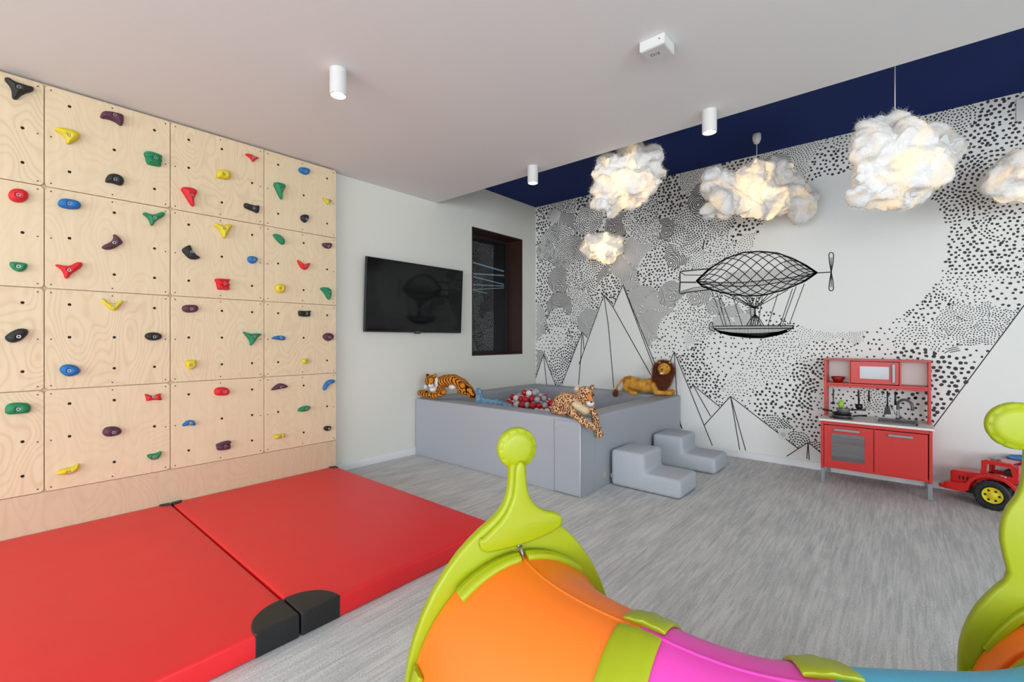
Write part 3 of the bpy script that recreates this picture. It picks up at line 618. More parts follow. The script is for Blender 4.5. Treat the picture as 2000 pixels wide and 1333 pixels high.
for (C, colr, shp, row, colm, bt, poly) in HOLDS:
    px = lambda p: onX(C[0] + p[0] / C[2], C[1] + p[1] / C[2], XP + .008)
    b = px(bt); loop = [(q.y - b.y, q.z - b.z) for q in map(px, poly)]
    rough = loop; loop = smooth_loop(loop, 1 if 'ridged' in shp or 'bow' in shp else 2)
    me = curve_solid([loop], .02, 0); me = remesh(me, .0055, 1)
    co = np.empty(len(me.vertices) * 3); me.vertices.foreach_get('co', co); co = co.reshape(-1, 3)
    lo = np.array(loop); nx = np.roll(lo, -1, 0); dmin = np.full(len(co), 9.)
    for a, e_ in zip(lo, nx):
        ab = e_ - a; t = np.clip(((co[:, :2] - a) @ ab) / max(ab @ ab, 1e-12), 0, 1)
        dmin = np.minimum(dmin, np.linalg.norm(co[:, :2] - (a + t[:, None] * ab), axis=1))
    size = math.sqrt(abs(sum(p[0] * q[1] - p[1] * q[0] for p, q in zip(loop, loop[1:] + loop[:1]))) / 2)
    Rr = size * .38; hmax = min(.052, size * .42); t = np.clip(dmin / Rr, 0, 1)
    hgt = .010 + hmax * np.sqrt(np.clip(1 - (1 - t)**2, 0, 1))
    if 'ridged' in shp: hgt *= 1 + .35 * np.cos(co[:, 1] * 2 * math.pi / (size * .36))
    rb = np.hypot(co[:, 0], co[:, 1]); hgt = np.where(rb < .014, np.minimum(hgt, .012 + hmax * .55), hgt)
    z = np.where(co[:, 2] > 0, hgt, 0)
    new = np.stack([z + XP, co[:, 0] + b.y, co[:, 1] + b.z], 1)
    me.vertices.foreach_set('co', new.reshape(-1)); me.update()
    me.materials.clear()
    sz = ''
    wordcol = {'leftmost': 'leftmost visible panel column', 'second': 'second panel column from the left', 'third': 'third panel column from the left', 'rightmost': 'rightmost panel column'}[colm]
    o = link('climbing_hold', me, HM[colr], None, True, org=(XP, b.y, b.z))
    tag(o, '%s %s climbing hold, %s row, %s' % (colr, shp, row, wordcol), 'climbing hold', 'climbing holds bolted to the plywood wall')
    q = bpy.data.objects.new('bolt', bolt); COL.objects.link(q); q.parent = o; q.location = (.012 + hmax * .5, 0, 0); q['label'] = 'silver bolt head'
# ================================================================ MATS
M['redvinyl'] = base_mat('red_vinyl', rgb(232, 36, 42), .42, bump=.35, bump_scale=2.2)
M['blackvinyl'] = base_mat('black_vinyl', rgb(30, 30, 31), .5, bump=.1, bump_scale=60)
def mat_pad(x0, x1, y0, y1, h, label, seed):
    t = root('gym_mat', ((x0 + x1) / 2, (y0 + y1) / 2, 0), label, 'mat', 'red gym mats under the climbing wall')
    nx, ny = 44, 28; r = .014; bm = bmesh.new(); grid = {}
    def zz(i, j):
        x = x0 + (x1 - x0) * i / nx; y = y0 + (y1 - y0) * j / ny
        ex = min(i, nx - i) / 6; ey = min(j, ny - j) / 5; k = min(1, ex) * min(1, ey)
        return h - .004 + .006 * k + (.0035 * noise.noise(Vector((x * 1.2, y * 4, seed))) + .0018 * noise.noise(Vector((x * 5, y * 9, seed)))) * k
    for i in range(nx + 1):
        for j in range(ny + 1):
            z = zz(i, j); x = x0 + (x1 - x0) * i / nx; y = y0 + (y1 - y0) * j / ny
            grid[i, j] = bm.verts.new((x, y, z))
    for i in range(nx):
        for j in range(ny): bm.faces.new((grid[i, j], grid[i + 1, j], grid[i + 1, j + 1], grid[i, j + 1]))
    ring = [(i, 0) for i in range(nx + 1)] + [(nx, j) for j in range(1, ny + 1)] + [(i, ny) for i in range(nx - 1, -1, -1)] + [(0, j) for j in range(ny - 1, 0, -1)]
    low = [bm.verts.new((grid[k].co.x, grid[k].co.y, .002)) for k in ring]
    for a in range(len(ring)):
        b = (a + 1) % len(ring); bm.faces.new((grid[ring[a]], low[a], low[b], grid[ring[b]]))
    bm.faces.new(low[::-1])
    bmesh.ops.recalc_face_normals(bm, faces=bm.faces)
    me = bpy.data.meshes.new('pad'); bm.to_mesh(me); bm.free()
    o = link('pad', me, M['redvinyl'], t, True); bev(o, .01, 3, 50)
    for cx, cy, sx, sy, pr_ in ((x1, y0, -1, 1, .17 if y0 > 0 else .06), (x1, y1, -1, -1, .06 if y0 > 0 else .17), (x0, y0, 1, 1, .06), (x0, y1, 1, -1, .06)):
        g = .0018; pts = [(cx - sx * g, cy - sy * g), ]
        N = 14
        for k in range(N + 1):
            a = math.pi / 2 * k / N; pts.append((cx - sx * g + sx * (pr_ + g) * math.cos(a) ** .9, cy - sy * g + sy * (pr_ + g) * math.sin(a) ** .9))
        mb = MB(); n = len(pts); zt = h + .0005
        V = [(x, y, .001) for x, y in pts] + [(x, y, zt + .0015 + (.0015 if k else -.001)) for k, (x, y) in enumerate(pts)]
        mb.poly(V, [tuple(range(n))[::-1], tuple(range(n, 2 * n))] + [(k, (k + 1) % n, n + (k + 1) % n, n + k) for k in range(n)])
        mb.build('corner_patch', M['blackvinyl'], t, bevel=.008, seg=3)['label'] = 'black vinyl corner patch'
    return t
mat_pad(-3.83, -1.87, .858, 2.05, .095, 'red vinyl gym mat with black corners, the one nearer the ball pit', 3)
mat_pad(-3.83, -1.87, -.36, .848, .095, 'red vinyl gym mat with black corners, cut off at the lower left', 9)
# ================================================================ TV
tilt = math.atan(.035 / .72)
tv = root('television', (XP - .03, 2.985, 1.65), 'large black flat television hung on the cream wall right of the climbing wall', 'television')
MT = Matrix.Translation((-3.862, 2.985, 1.29)) @ Matrix.Rotation(tilt, 4, 'Y')
def tvb(x0, x1, y0, y1, z0, z1): return MB().box(x0, x1, y0, y1, z0, z1, MT)
tvb(-.03, 0, -.62, .62, 0, .715).build('case', M['black'], tv, bevel=.004)
tvb(.0, .0025, -.612, .612, .014, .707).build('screen', M['screen'], tv)
tvb(-.012, .004, -.035, .035, -.012, 0).build('sensor_tab', M['black'], tv)
tvb(.0005, .0035, -.03, .03, .003, .009).build('maker_badge', M['metal'], tv)
MB().box(XL + .002, XL + .035, 2.7, 3.25, 1.5, 1.85).box(XL + .03, -3.86, 2.75, 2.8, 1.45, 1.9).box(XL + .03, -3.86, 3.15, 3.2, 1.45, 1.9).build('wall_bracket', M['black'], tv)
# ================================================================ BALL PIT
PX0, PX1, PY0, PY1, PH, PT = -3.912, -1.88, 3.0, 5.07, .60, .2
M['foam'] = base_mat('grey_vinyl', rgb(166, 171, 180), .5, bump=.25, bump_scale=3)
pit = root('ball_pit', ((PX0 + PX1) / 2, (PY0 + PY1) / 2, 0), 'square grey padded foam ball pit in the corner by the mural', 'ball pit')
def wallpad(name, x0, x1, y0, y1, lab=None, lumps=0):
    mb = MB(); mb.box(x0, x1, y0, y1, .002, PH); me = mb.mesh()
    bm = bmesh.new(); bm.from_mesh(me)
    bmesh.ops.bevel(bm, geom=[e for e in bm.edges if e.verts[0].co.z > .5 and e.verts[1].co.z > .5] , offset=.022, segments=4, profile=.5, affect='EDGES')
    bm.to_mesh(me); bm.free()
    o = link(name, me, M['foam'], pit, True)
    o.modifiers.new('es', 'EDGE_SPLIT').split_angle = math.radians(50)
    if lab: o['label'] = lab
    return o
wallpad('padded_side', PX0, PX1, PY0, PY0 + PT)
wallpad('padded_side', PX1 - PT, PX1, PY0 + PT + .001, PY1)
wallpad('padded_side', PX0, PX1 - PT - .001, PY1 - PT, PY1)
wallpad('padded_side', PX0, PX0 + PT, PY0 + PT + .001, PY1 - PT - .001)
MB().box(PX0 + PT, PX1 - PT, PY0 + PT, PY1 - PT, .002, .25).build('padded_base', M['foam'], pit)
# corner cover with creases and piping
cv = bmesh.new(); gx, gz = 24, 40; xa, xb = -2.12, PX1 + .0035; g = {}
for i in range(gx + 1):
    for j in range(gz + 1):
        x = xa + (xb - xa) * i / gx; z = .004 + (PH - .024) * j / gz; t = j / gz
        cr = .006 * math.sin((z - .25 * (x - xa) / .24 * .4) * 58) * math.exp(-((t - .88) / .16)**2) * (1 - i / gx)
        g[i, j] = cv.verts.new((x, PY0 - .004 - abs(cr) * .9, z))
for i in range(gx):
    for j in range(gz): cv.faces.new((g[i, j], g[i + 1, j], g[i + 1, j + 1], g[i, j + 1]))
me = bpy.data.meshes.new('c'); cv.to_mesh(me); cv.free()
o = link('corner_cover', me, M['foam'], pit, True); sd = o.modifiers.new('s', 'SOLIDIFY'); sd.thickness = .003; sd.offset = 1
M['piping'] = base_mat('pale_piping', rgb(205, 210, 218), .4)
MB().tube([(PX1 + .002, PY0 - .004, .003), (PX1 + .002, PY0 - .004, PH - .02)], .004, 8).build('piping', M['piping'], pit, True)
MB().box(PX1, PX1 + .0025, 3.36, 3.385, .07, .12).build('fabric_tag', base_mat('beige_tag', rgb(205, 190, 160), .8), pit)
# balls: outer layers of a heap
bm_ = MB().ball((0, 0, 0), .0345, 3).mesh(); bm_.polygons.foreach_set('use_smooth', [True] * len(bm_.polygons))
ballm = {}
for nm, c in (('red', (196, 24, 34)), ('white', (226, 228, 228)), ('grey', (168, 176, 184))):
    mm = bm_.copy(); mm.name = 'play_ball'; mm.materials.append(base_mat('ball_' + nm, rgb(*c), .3)); ballm[nm] = mm
br = random.Random(3); hx, hy = -3.16, 4.0; Dm = .069
placed = []
def seen(x, y, z):      # above the sight line that grazes the front rim, a step to either side included
    d = Vector((x, y, 0)).dot(FW); return z + .07 > H - (H - PH) * y / (PY0 + PT)
lay = 0; z = .25 + Dm / 2
while z < .68:
    for a in range(-12, 13):
        for b in range(-12, 13):
            x = hx + (a + (.5 if b & 1 else 0) + (lay % 2) * .5) * Dm; y = hy + (b + (lay % 2) * .33) * Dm * .87
            dx, dy = (x - hx) / .40, (y - hy) / .40
            top = .25 + .40 * math.exp(-(dx * dx + dy * dy) * .9)
            if z < top and z > top - .10 and abs(x - (PX0 + PX1) / 2) < .75 and abs(y - (PY0 + PY1) / 2) < .78 and seen(x, y, z):
                placed.append((x + br.gauss(0, .003), y + br.gauss(0, .003), z + br.uniform(0, .004)))
    z += Dm * .82; lay += 1
ballrows = 0
for (x, y, z) in placed:
    p = Vector((x, y, z)); nm = br.choices(['red', 'white', 'grey'], [.32, .42, .28])[0]
    o = bpy.data.objects.new('play_ball', ballm[nm]); COL.objects.link(o); o.location = p
    tag(o, {'red': 'shiny red plastic ball in the heap inside the grey ball pit', 'white': 'white plastic ball in the heap inside the grey ball pit', 'grey': 'pale grey plastic ball in the heap inside the grey ball pit'}[nm], 'ball', nm + ' plastic balls heaped in the ball pit')
print('balls', len(placed))
# ================================================================ STEP STOOLS
M['fabric'] = base_mat('grey_fabric', rgb(186, 192, 200), .95, spec=.1, noise_amt=.1, noise_scale=90, bump=.3, bump_scale=350)
def stool(y0, label):
    x0, x1, xm, y1 = -1.855, -1.27, -1.565, y0 + .38
    pr = [(x0, .003), (x1, .003), (x1, .15), (xm, .15), (xm, .30), (x0, .30)]
    mb = MB(); n = 6
    mb.poly([(x, y0, z) for x, z in pr] + [(x, y1, z) for x, z in pr], [tuple(range(n)), tuple(range(n, 2 * n))[::-1]] + [(k, n + k, n + (k + 1) % n, (k + 1) % n) for k in range(n)])
    o = mb.build('step_stool', M['fabric'], None, True, org=((x0 + x1) / 2, (y0 + y1) / 2, 0)); bev(o, .034, 5)
    o.modifiers.new('es', 'EDGE_SPLIT').split_angle = math.radians(60)
    tag(o, label, 'step stool', 'soft grey step stools beside the ball pit')
    MB().box(x0 - .022, x0 + .001, y0 + .05, y0 + .053, .05, .085).build('side_tag', base_mat('tag_beige', rgb(210, 190, 150), .8), o)
stool(3.43, 'soft grey two-step foam stool against the ball pit, the nearer of the pair')
stool(4.27, 'soft grey two-step foam stool against the ball pit, the one closer to the mural')
# ================================================================ PLUSH ANIMALS
def fur_mat(name, kind):
    m = base_mat(name, (.5, .5, .5, 1), .9, spec=.1); n = m.node_tree; b = n.nodes['Principled BSDF']; L = n.links.new
    tc = n.nodes.new('ShaderNodeTexCoord')
    if kind == 'tiger':
        mp = n.nodes.new('ShaderNodeMapping'); mp.inputs['Rotation'].default_value = (0, math.radians(18), YAW)
        L(tc.outputs['Object'], mp.inputs[0])
        w_ = n.nodes.new('ShaderNodeTexWave'); w_.inputs['Scale'].default_value = 17; w_.inputs['Distortion'].default_value = 2.2; w_.inputs['Detail'].default_value = 2; w_.inputs['Detail Scale'].default_value = 2
        L(mp.outputs[0], w_.inputs['Vector']); r = n.nodes.new('ShaderNodeValToRGB'); L(w_.outputs['Fac'], r.inputs[0])
        e = r.color_ramp.elements; e[0].position = .22; e[0].color = rgb(36, 24, 18); e[1].position = .36; e[1].color = rgb(206, 132, 48)
    elif kind == 'leopard':
        v = n.nodes.new('ShaderNodeTexVoronoi'); v.inputs['Scale'].default_value = 72; L(tc.outputs['Object'], v.inputs['Vector'])
        nz = n.nodes.new('ShaderNodeTexNoise'); nz.inputs['Scale'].default_value = 70; L(tc.outputs['Object'], nz.inputs['Vector'])
        a = n.nodes.new('ShaderNodeMath'); a.operation = 'MULTIPLY_ADD'; a.inputs[1].default_value = .35; L(nz.outputs['Fac'], a.inputs[0]); L(v.outputs['Distance'], a.inputs[2])
        r = n.nodes.new('ShaderNodeValToRGB'); L(a.outputs[0], r.inputs[0]); e = r.color_ramp.elements
        e[0].position = .60; e[0].color = rgb(96, 54, 30); e[1].position = .72; e[1].color = rgb(226, 184, 142)
    elif kind == 'lion':
        v = n.nodes.new('ShaderNodeTexNoise'); v.inputs['Scale'].default_value = 14; L(tc.outputs['Object'], v.inputs['Vector'])
        r = n.nodes.new('ShaderNodeValToRGB'); L(v.outputs['Fac'], r.inputs[0]); e = r.color_ramp.elements
        e[0].position = .35; e[0].color = rgb(192, 130, 40); e[1].position = .65; e[1].color = rgb(222, 172, 84)
    elif kind == 'blue':
        v = n.nodes.new('ShaderNodeTexNoise'); v.inputs['Scale'].default_value = 30; L(tc.outputs['Object'], v.inputs['Vector'])
        r = n.nodes.new('ShaderNodeValToRGB'); L(v.outputs['Fac'], r.inputs[0]); e = r.color_ramp.elements
        e[0].position = .35; e[0].color = rgb(84, 116, 140); e[1].position = .65; e[1].color = rgb(124, 156, 176)
    L(r.outputs[0], b.inputs['Base Color']); return m
M['tiger'] = fur_mat('tiger_fur', 'tiger'); M['leopard'] = fur_mat('leopard_fur', 'leopard'); M['lion'] = fur_mat('lion_fur', 'lion'); M['blueplush'] = fur_mat('blue_plush', 'blue')
M['whitefur'] = base_mat('white_fur', rgb(232, 230, 226), .95, bump=.4, bump_scale=120); M['cream'] = base_mat('cream_fur', rgb(222, 202, 168), .95, bump=.4, bump_scale=120)
M['mane'] = base_mat('mane_brown', rgb(128, 66, 38), .9, noise_amt=.35, noise_scale=40); M['nose'] = base_mat('nose_black', rgb(25, 20, 18), .35)
M['orangefur'] = base_mat('orange_fur', rgb(214, 128, 60), .95)
def part(name, parts, mat, par, voxel=.005, fur=0, fl=.012, seed=1, label=None, sm=2):
    me = blob(parts, voxel, sm); fm = fibres(me, fur, fl, .0011, .5, seed=seed) if fur else None
    o = link(name, me, mat, par, True)
    if fm is not None: q = link('fur', fm, mat, par if o.parent.parent is None and False else o); q['kind'] = 'stuff'
    if label: o['label'] = label
    return o
# --- tiger on the front rim
def T(u, v, d=4.78): return P(u, v, d)
tg = root('plush_tiger', Vector((-3.66, 3.1, .6)), 'orange striped plush tiger lying on the left end of the ball pit rim', 'soft toy')
def d4(u): return 4.84 - (u - 815) / 115 * .30
def Q(u, v, dd=0): return P(u, v, d4(u) + dd) + Vector((0, 0, .008))
body = [('l', [(Q(857, 751), .062), (Q(870, 746), .064), (Q(886, 745), .064), (Q(903, 754), .062), (Q(916, 765), .05), (Q(925, 776), .03)]),
        ('l', [(Q(856, 758), .045), (Q(850, 770, -.05), .026), (Q(838, 774, -.07), .025), (Q(826, 773, -.06), .026)]),
        ('l', [(Q(860, 762, -.03), .036), (Q(868, 768, -.08), .026), (Q(856, 774, -.10), .024), (Q(846, 776, -.10), .026)]),
        ('l', [(Q(833, 769, -.02), .024), (Q(821, 769, -.01), .029)]),
        ('l', [(Q(903, 756, -.04), .045), (Q(897, 766, -.05), .024), (Q(908, 770, -.06), .02)]),
        ('l', [(Q(915, 765, .02), .035), (Q(921, 777, -.02), .022)])]
bo = part('body', body, M['tiger'], tg, fur=3500, seed=3)
part('head', [('b', Q(842, 746, -.06), .062, (1, 1, .95)), ('b', Q(842, 753, -.10), .034), ('b', Q(835, 735, -.05), .018), ('b', Q(850, 735, -.05), .018)], M['tiger'], tg, fur=900, seed=4)
part('ruff', [('b', Q(853, 749, -.055), .042, (.6, .6, 1.15)), ('b', Q(846, 762, -.085), .036, (1, 1, .8)), ('b', Q(832, 757, -.07), .022)], M['whitefur'], tg, fur=700, seed=5, label='white fur ruff and chin')
part('muzzle', [('b', Q(842, 755, -.125), .026, (1.1, 1.1, .8))], M['whitefur'], tg, fur=200, seed=6, label='white muzzle')
part('belly', [('b', Q(884, 758, -.05), .032, (1.3, 1, .7))], M['whitefur'], tg, fur=300, seed=7, label='white belly patch')
part('cheek', [('b', Q(834, 748, -.105), .022, (.8, .8, 1.2))], M['orangefur'], tg, fur=200, label='plain orange cheek')
MB().ball(Q(841.5, 752, -.152), .008, 2, (1.3, 1, .8)).build('nose', M['nose'], tg, True)
MB().ball(Q(837, 746, -.118), .0055, 2).build('eye', M['nose'], tg, True); MB().ball(Q(847, 747, -.118), .0055, 2).build('eye', M['nose'], tg, True)
# --- blue shark-like plush behind the tiger's tail
bs = root('plush_shark', P(960, 789, 4.42), 'blue plush shark with raised tail fin lying inside the ball pit rim', 'soft toy')
part('body', [('l', [(P(934, 782, 4.50), .030), (P(945, 785, 4.48), .038), (P(962, 788, 4.46), .046), (P(980, 792, 4.44), .048), (P(995, 797, 4.42), .042), (P(1006, 802, 4.40), .024)])], M['blueplush'], bs, fur=700, fl=.008)
fin = [(929, 786), (929.5, 760), (934, 757.5), (940, 763), (943, 773), (950, 784), (940, 789)]
fp = [P(u, v, 4.46) for u, v in fin]; mb = MB(); n = len(fp); off = FW * .022
mb.poly([p - off for p in fp] + [p + off for p in fp], [tuple(range(n)), tuple(range(n, 2 * n))[::-1]] + [(k, n + k, n + (k + 1) % n, (k + 1) % n) for k in range(n)])
link('tail_fin', remesh(mb.mesh(), .005, 4), M['blueplush'], bs, True)
part('side_fin', [('l', [(P(975, 792, 4.38), .02), (P(970, 797, 4.33), .016), (P(966, 799, 4.31), .01)])], M['blueplush'], bs)
# --- leopard over the corner
lp = root('plush_leopard', P(1115, 812, 3.66), 'spotted plush leopard draped over the front corner of the ball pit', 'soft toy')
def K(u, v, d): return P(u, v, d)
part('body', [('l', [(K(1089, 796, 3.80), .05), (K(1099, 785, 3.77), .07), (K(1112, 782, 3.72), .068), (K(1125, 787, 3.68), .06), (K(1135, 791, 3.64), .05)]),
              ('l', [(K(1108, 793, 3.68), .045), (K(1118, 806, 3.56), .032), (K(1130, 817, 3.50), .030), (K(1148, 830, 3.48), .029), (K(1162, 833, 3.52), .03)]),
              ('l', [(K(1148, 792, 3.66), .036), (K(1160, 806, 3.62), .028), (K(1165, 826, 3.62), .026), (K(1169, 845, 3.63), .029), (K(1171, 849, 3.62), .031)]),
              ('l', [(K(1086, 797, 3.78), .045), (K(1094, 804, 3.72), .03), (K(1104, 806, 3.66), .026)]),
              ('l', [(K(1088, 800, 3.82), .03), (K(1082, 806, 3.86), .02)])], M['leopard'], lp, fur=4500, fl=.01, seed=8)
part('head', [('b', K(1143, 771, 3.60), .064, (1, 1, 1)), ('b', K(1151, 782, 3.56), .036)], M['leopard'], lp, fur=1200, fl=.01, seed=9)
part('ear', [('b', K(1127, 760, 3.61), .019)], M['cream'], lp, fur=150, label='pale rounded ear'); part('ear', [('b', K(1157, 757, 3.61), .019)], M['leopard'], lp, fur=150)
part('nose_bridge', [('l', [(K(1151, 772, 3.53), .016), (K(1154, 781, 3.515), .018)])], M['orangefur'], lp, label='plain orange nose bridge')
part('muzzle', [('b', K(1153, 788.5, 3.515), .024, (1.2, 1.2, .8))], M['whitefur'], lp, fur=200, label='white muzzle')
part('chest', [('l', [(K(1126, 793, 3.62), .042), (K(1142, 802, 3.60), .038)])], M['cream'], lp, fur=600, label='cream chest')
MB().ball(K(1155, 786, 3.487), .008, 2, (1.2, 1, .8)).build('nose', M['nose'], lp, True)
MB().ball(K(1140, 775, 3.538), .009, 2).build('eye', base_mat('amber_eye', rgb(210, 190, 150), .2), lp, True)
MB().ball(K(1159, 772, 3.545), .008, 2).build('eye', M['nose'], lp, True)
# --- lion on the back rim
li = root('plush_lion', P(1262, 768, 5.2), 'golden plush lion with shaggy brown mane lying on the back corner of the ball pit', 'soft toy')
def d5(u): return 5.25 - (u - 1225) / 90 * .15
def N_(u, v, dd=0): return P(u, v, d5(u) + dd - .04) + Vector((0, 0, .012))
part('body', [('l', [(N_(1230, 750), .080), (N_(1240, 753), .080), (N_(1255, 757), .072), (N_(1272, 755), .078), (N_(1285, 756), .070)]),
              ('l', [(N_(1227, 748, -.05), .045), (N_(1222, 760, -.07), .026), (N_(1232, 769, -.12), .025), (N_(1240, 771, -.13), .026)]),
              ('l', [(N_(1226, 756, .02), .03), (N_(1218, 764, .0), .022)]),
              ('l', [(N_(1278, 755, -.06), .042), (N_(1281, 769, -.10), .028), (N_(1296, 770.5, -.10), .025), (N_(1308, 770, -.10), .028)]),
              ('l', [(N_(1290, 760, .02), .035), (N_(1303, 768, .0), .026), (N_(1314, 768, -.02), .028)])], M['lion'], li, fur=3500, seed=10)
part('tail', [('l', [(N_(1222, 741), .016), (N_(1213, 747), .012), (N_(1206, 757), .010), (N_(1203, 766), .010)])], M['lion'], li, fur=300, seed=11)
tf = part('tail_tuft', [('l', [(N_(1203, 766), .016), (N_(1202, 772), .026)])], M['mane'], li, fur=700, fl=.022, seed=12, label='brown tail tuft')
mm = blob([('b', N_(1296, 727, .0), .098, (1, 1, 1.05)), ('l', [(N_(1293, 740, -.04), .09), (N_(1293, 752, -.06), .06)])], .008, 2)
fm = fibres(mm, 9000, .045, .0016, .45, down=.35, seed=13); mo = link('mane', mm, M['mane'], li, True); mo['label'] = 'shaggy brown mane'
q = link('fur', fm, M['mane'], mo); q['kind'] = 'stuff'
part('head', [('b', N_(1297, 723, -.135), .066, (1, 1, .95)), ('b', N_(1294, 728, -.18), .034)], M['lion'], li, fur=400, fl=.006, seed=14)
part('ear', [('b', N_(1288, 711, -.08), .014)], M['lion'], li); part('ear', [('b', N_(1308, 711, -.08), .014)], M['lion'], li)
part('chin', [('b', N_(1292, 732, -.198), .018, (1.2, 1.2, .7))], M['whitefur'], li, label='white chin')
MB().ball(N_(1293, 724, -.215), .009, 2, (1.3, 1, .7)).tube([N_(1293, 724, -.215), N_(1293, 728, -.215)], .0025, 6).build('nose', M['nose'], li, True)
MB().ball(N_(1289.5, 719, -.192), .0055, 2).build('eye', M['nose'], li, True); MB().ball(N_(1303.5, 719, -.192), .0055, 2).build('eye', M['nose'], li, True)
# ================================================================ CLOUD LAMPS
def cotton():
    m = bpy.data.materials.new('cotton_wadding'); m.use_nodes = True; n = m.node_tree; n.nodes.clear(); L = n.links.new
    o = n.nodes.new('ShaderNodeOutputMaterial'); mx = n.nodes.new('ShaderNodeMixShader'); d = n.nodes.new('ShaderNodeBsdfDiffuse'); t = n.nodes.new('ShaderNodeBsdfTranslucent')
    d.inputs[0].default_value = (.86, .87, .88, 1); t.inputs[0].default_value = (1, .93, .80, 1)
    tc = n.nodes.new('ShaderNodeTexCoord'); nz = n.nodes.new('ShaderNodeTexNoise'); nz.inputs['Scale'].default_value = 3.6; nz.inputs['Detail'].default_value = 7; nz.inputs['Distortion'].default_value = 1.2
    L(tc.outputs['Object'], nz.inputs['Vector']); r = n.nodes.new('ShaderNodeValToRGB'); L(nz.outputs['Fac'], r.inputs[0])
    r.color_ramp.elements[0].position = .46; r.color_ramp.elements[0].color = (.05, .05, .05, 1); r.color_ramp.elements[1].position = .62; r.color_ramp.elements[1].color = (.6, .6, .6, 1)
    L(r.outputs[0], mx.inputs[0]); L(d.outputs[0], mx.inputs[1]); L(t.outputs[0], mx.inputs[2]); L(mx.outputs[0], o.inputs[0])
    bp = n.nodes.new('ShaderNodeBump'); bp.inputs['Strength'].default_value = .6; bp.inputs['Distance'].default_value = .02; L(nz.outputs['Fac'], bp.inputs['Height']); L(bp.outputs[0], d.inputs['Normal'])
    return m
M['cotton'] = cotton()
M['fluff'] = base_mat('cotton_fluff', rgb(236, 232, 224), 1, spec=0)
M['cord'] = base_mat('white_cord', rgb(225, 222, 215), .5)
def cloud(c, w_, h_, seed, energy, label, cx=None, lumps=None, canopy=True):
    rd = random.Random(seed); t = root('cloud_lamp', (c.x, c.y, c.z), label, 'lamp', 'cotton cloud pendant lamps')
    parts = [('b', c, min(w_, h_) * .36, (1, 1, 1))]
    if lumps:
        for (u, v, rpx) in lumps:
            d = (c - Vector((0, 0, H))).dot(FW); rr_ = rpx * d / F
            parts.append(('b', P(u, v, d + rd.uniform(-.5, .5) * rr_), rr_, (1, 1, .92)))
            for _ in range(3):
                q = P(u + rd.uniform(-.6, .6) * rpx, v + rd.uniform(-.45, .45) * rpx, d + rd.uniform(-1, 1) * rr_ * .9)
                parts.append(('b', q, rr_ * rd.uniform(.6, .8), (1, 1, .9)))
    me = blob(parts, .013, 8)
    sv = Vector((seed * 3.1, seed, 0)); me.update()
    nrm = [v.normal.copy() for v in me.vertices]
    for v, nn in zip(me.vertices, nrm):
        wq = v.co + Vector((noise.noise(v.co * 7 + sv), noise.noise(v.co * 7 - sv), noise.noise(v.co * 7 + sv * 2))) * .09
        a = noise.noise(wq * 5 + sv) * .075 + noise.noise(wq * 11 + sv) * .04 + (abs(noise.noise(wq * 22 + sv)) - .2) * .03
        v.co += nn * a
    me.update()
    fm = fibres(me, 12000, .032, .0005, .9, seed=seed)
    o = link('cotton_shade', me, M['cotton'], t, True)
    f = link('loose_fibres', fm, M['fluff'], o); f['kind'] = 'stuff'
    mb = MB(); mb.tube([(c.x, c.y, c.z + h_ * .2), (c.x, c.y, ZN - .05)], .003, 6).build('cord', M['cord'], t)
    if canopy: MB().lathe((c.x, c.y, ZN), [(.034, 0), (.036, -.02), (.034, -.055), (.02, -.085), (.004, -.09)], 20).build('ceiling_cup', M['white'], t, True)
    MB().ball(c, .03, 2).build('bulb', emit_mat('bulb_glow', (1, .82, .55, 1), 6), t, True)
    l = bpy.data.lights.new('cloud_glow', 'POINT'); l.energy = energy; l.color = (1, .74, .45); l.shadow_soft_size = .06
    lo = bpy.data.objects.new('cloud_glow', l); COL.objects.link(lo); lo.parent = t; lo.location = (0, 0, 0)
cloud(P(1225, 352, 3.92), .6, .6, 2, 3.2, 'tall ragged cotton cloud lamp hanging highest left, against the navy ceiling', lumps=[(1185, 330, 26), (1235, 315, 34), (1270, 310, 24), (1265, 350, 28), (1190, 370, 30), (1225, 370, 30), (1180, 395, 22), (1200, 405, 18), (1165, 345, 12), (1240, 295, 20)])
cloud(P(1478, 378, 4.13), .9, .55, 5, 4.6, 'wide cotton cloud lamp hanging from a short cord over the airship', lumps=[(1400, 370, 30), (1425, 395, 30), (1460, 360, 36), (1500, 350, 36), (1540, 365, 30), (1560, 390, 30), (1510, 395, 34), (1470, 400, 28), (1565, 415, 18), (1385, 410, 16), (1395, 350, 18), (1480, 330, 22)])
cloud(P(1748, 325, 2.9), .75, .6, 8, 1.6, 'largest cotton cloud lamp hanging on the long cord over the blank moon', lumps=[(1700, 290, 36), (1720, 255, 26), (1760, 280, 44), (1810, 285, 42), (1845, 295, 28), (1750, 330, 46), (1700, 335, 34), (1790, 340, 42), (1690, 370, 24), (1715, 385, 24), (1760, 390, 24), (1790, 370, 22), (1745, 240, 14)])
cloud(P(2022, 352, 3.12), .5, .4, 11, 3.2, 'cotton cloud lamp cut off by the right edge of the picture', lumps=[(1960, 350, 26), (1985, 335, 32), (2015, 345, 34), (2050, 350, 34), (1975, 375, 22), (2020, 375, 26), (2080, 350, 26)])
cloud(P(1180, 483, 5.5), .5, .35, 14, 5.5, 'small bright cotton cloud lamp low against the dotted mural left of the airship', lumps=[(1157, 476, 19), (1180, 473, 21), (1203, 479, 18), (1170, 492, 20), (1190, 494, 19), (1152, 488, 16), (1206, 490, 14)])
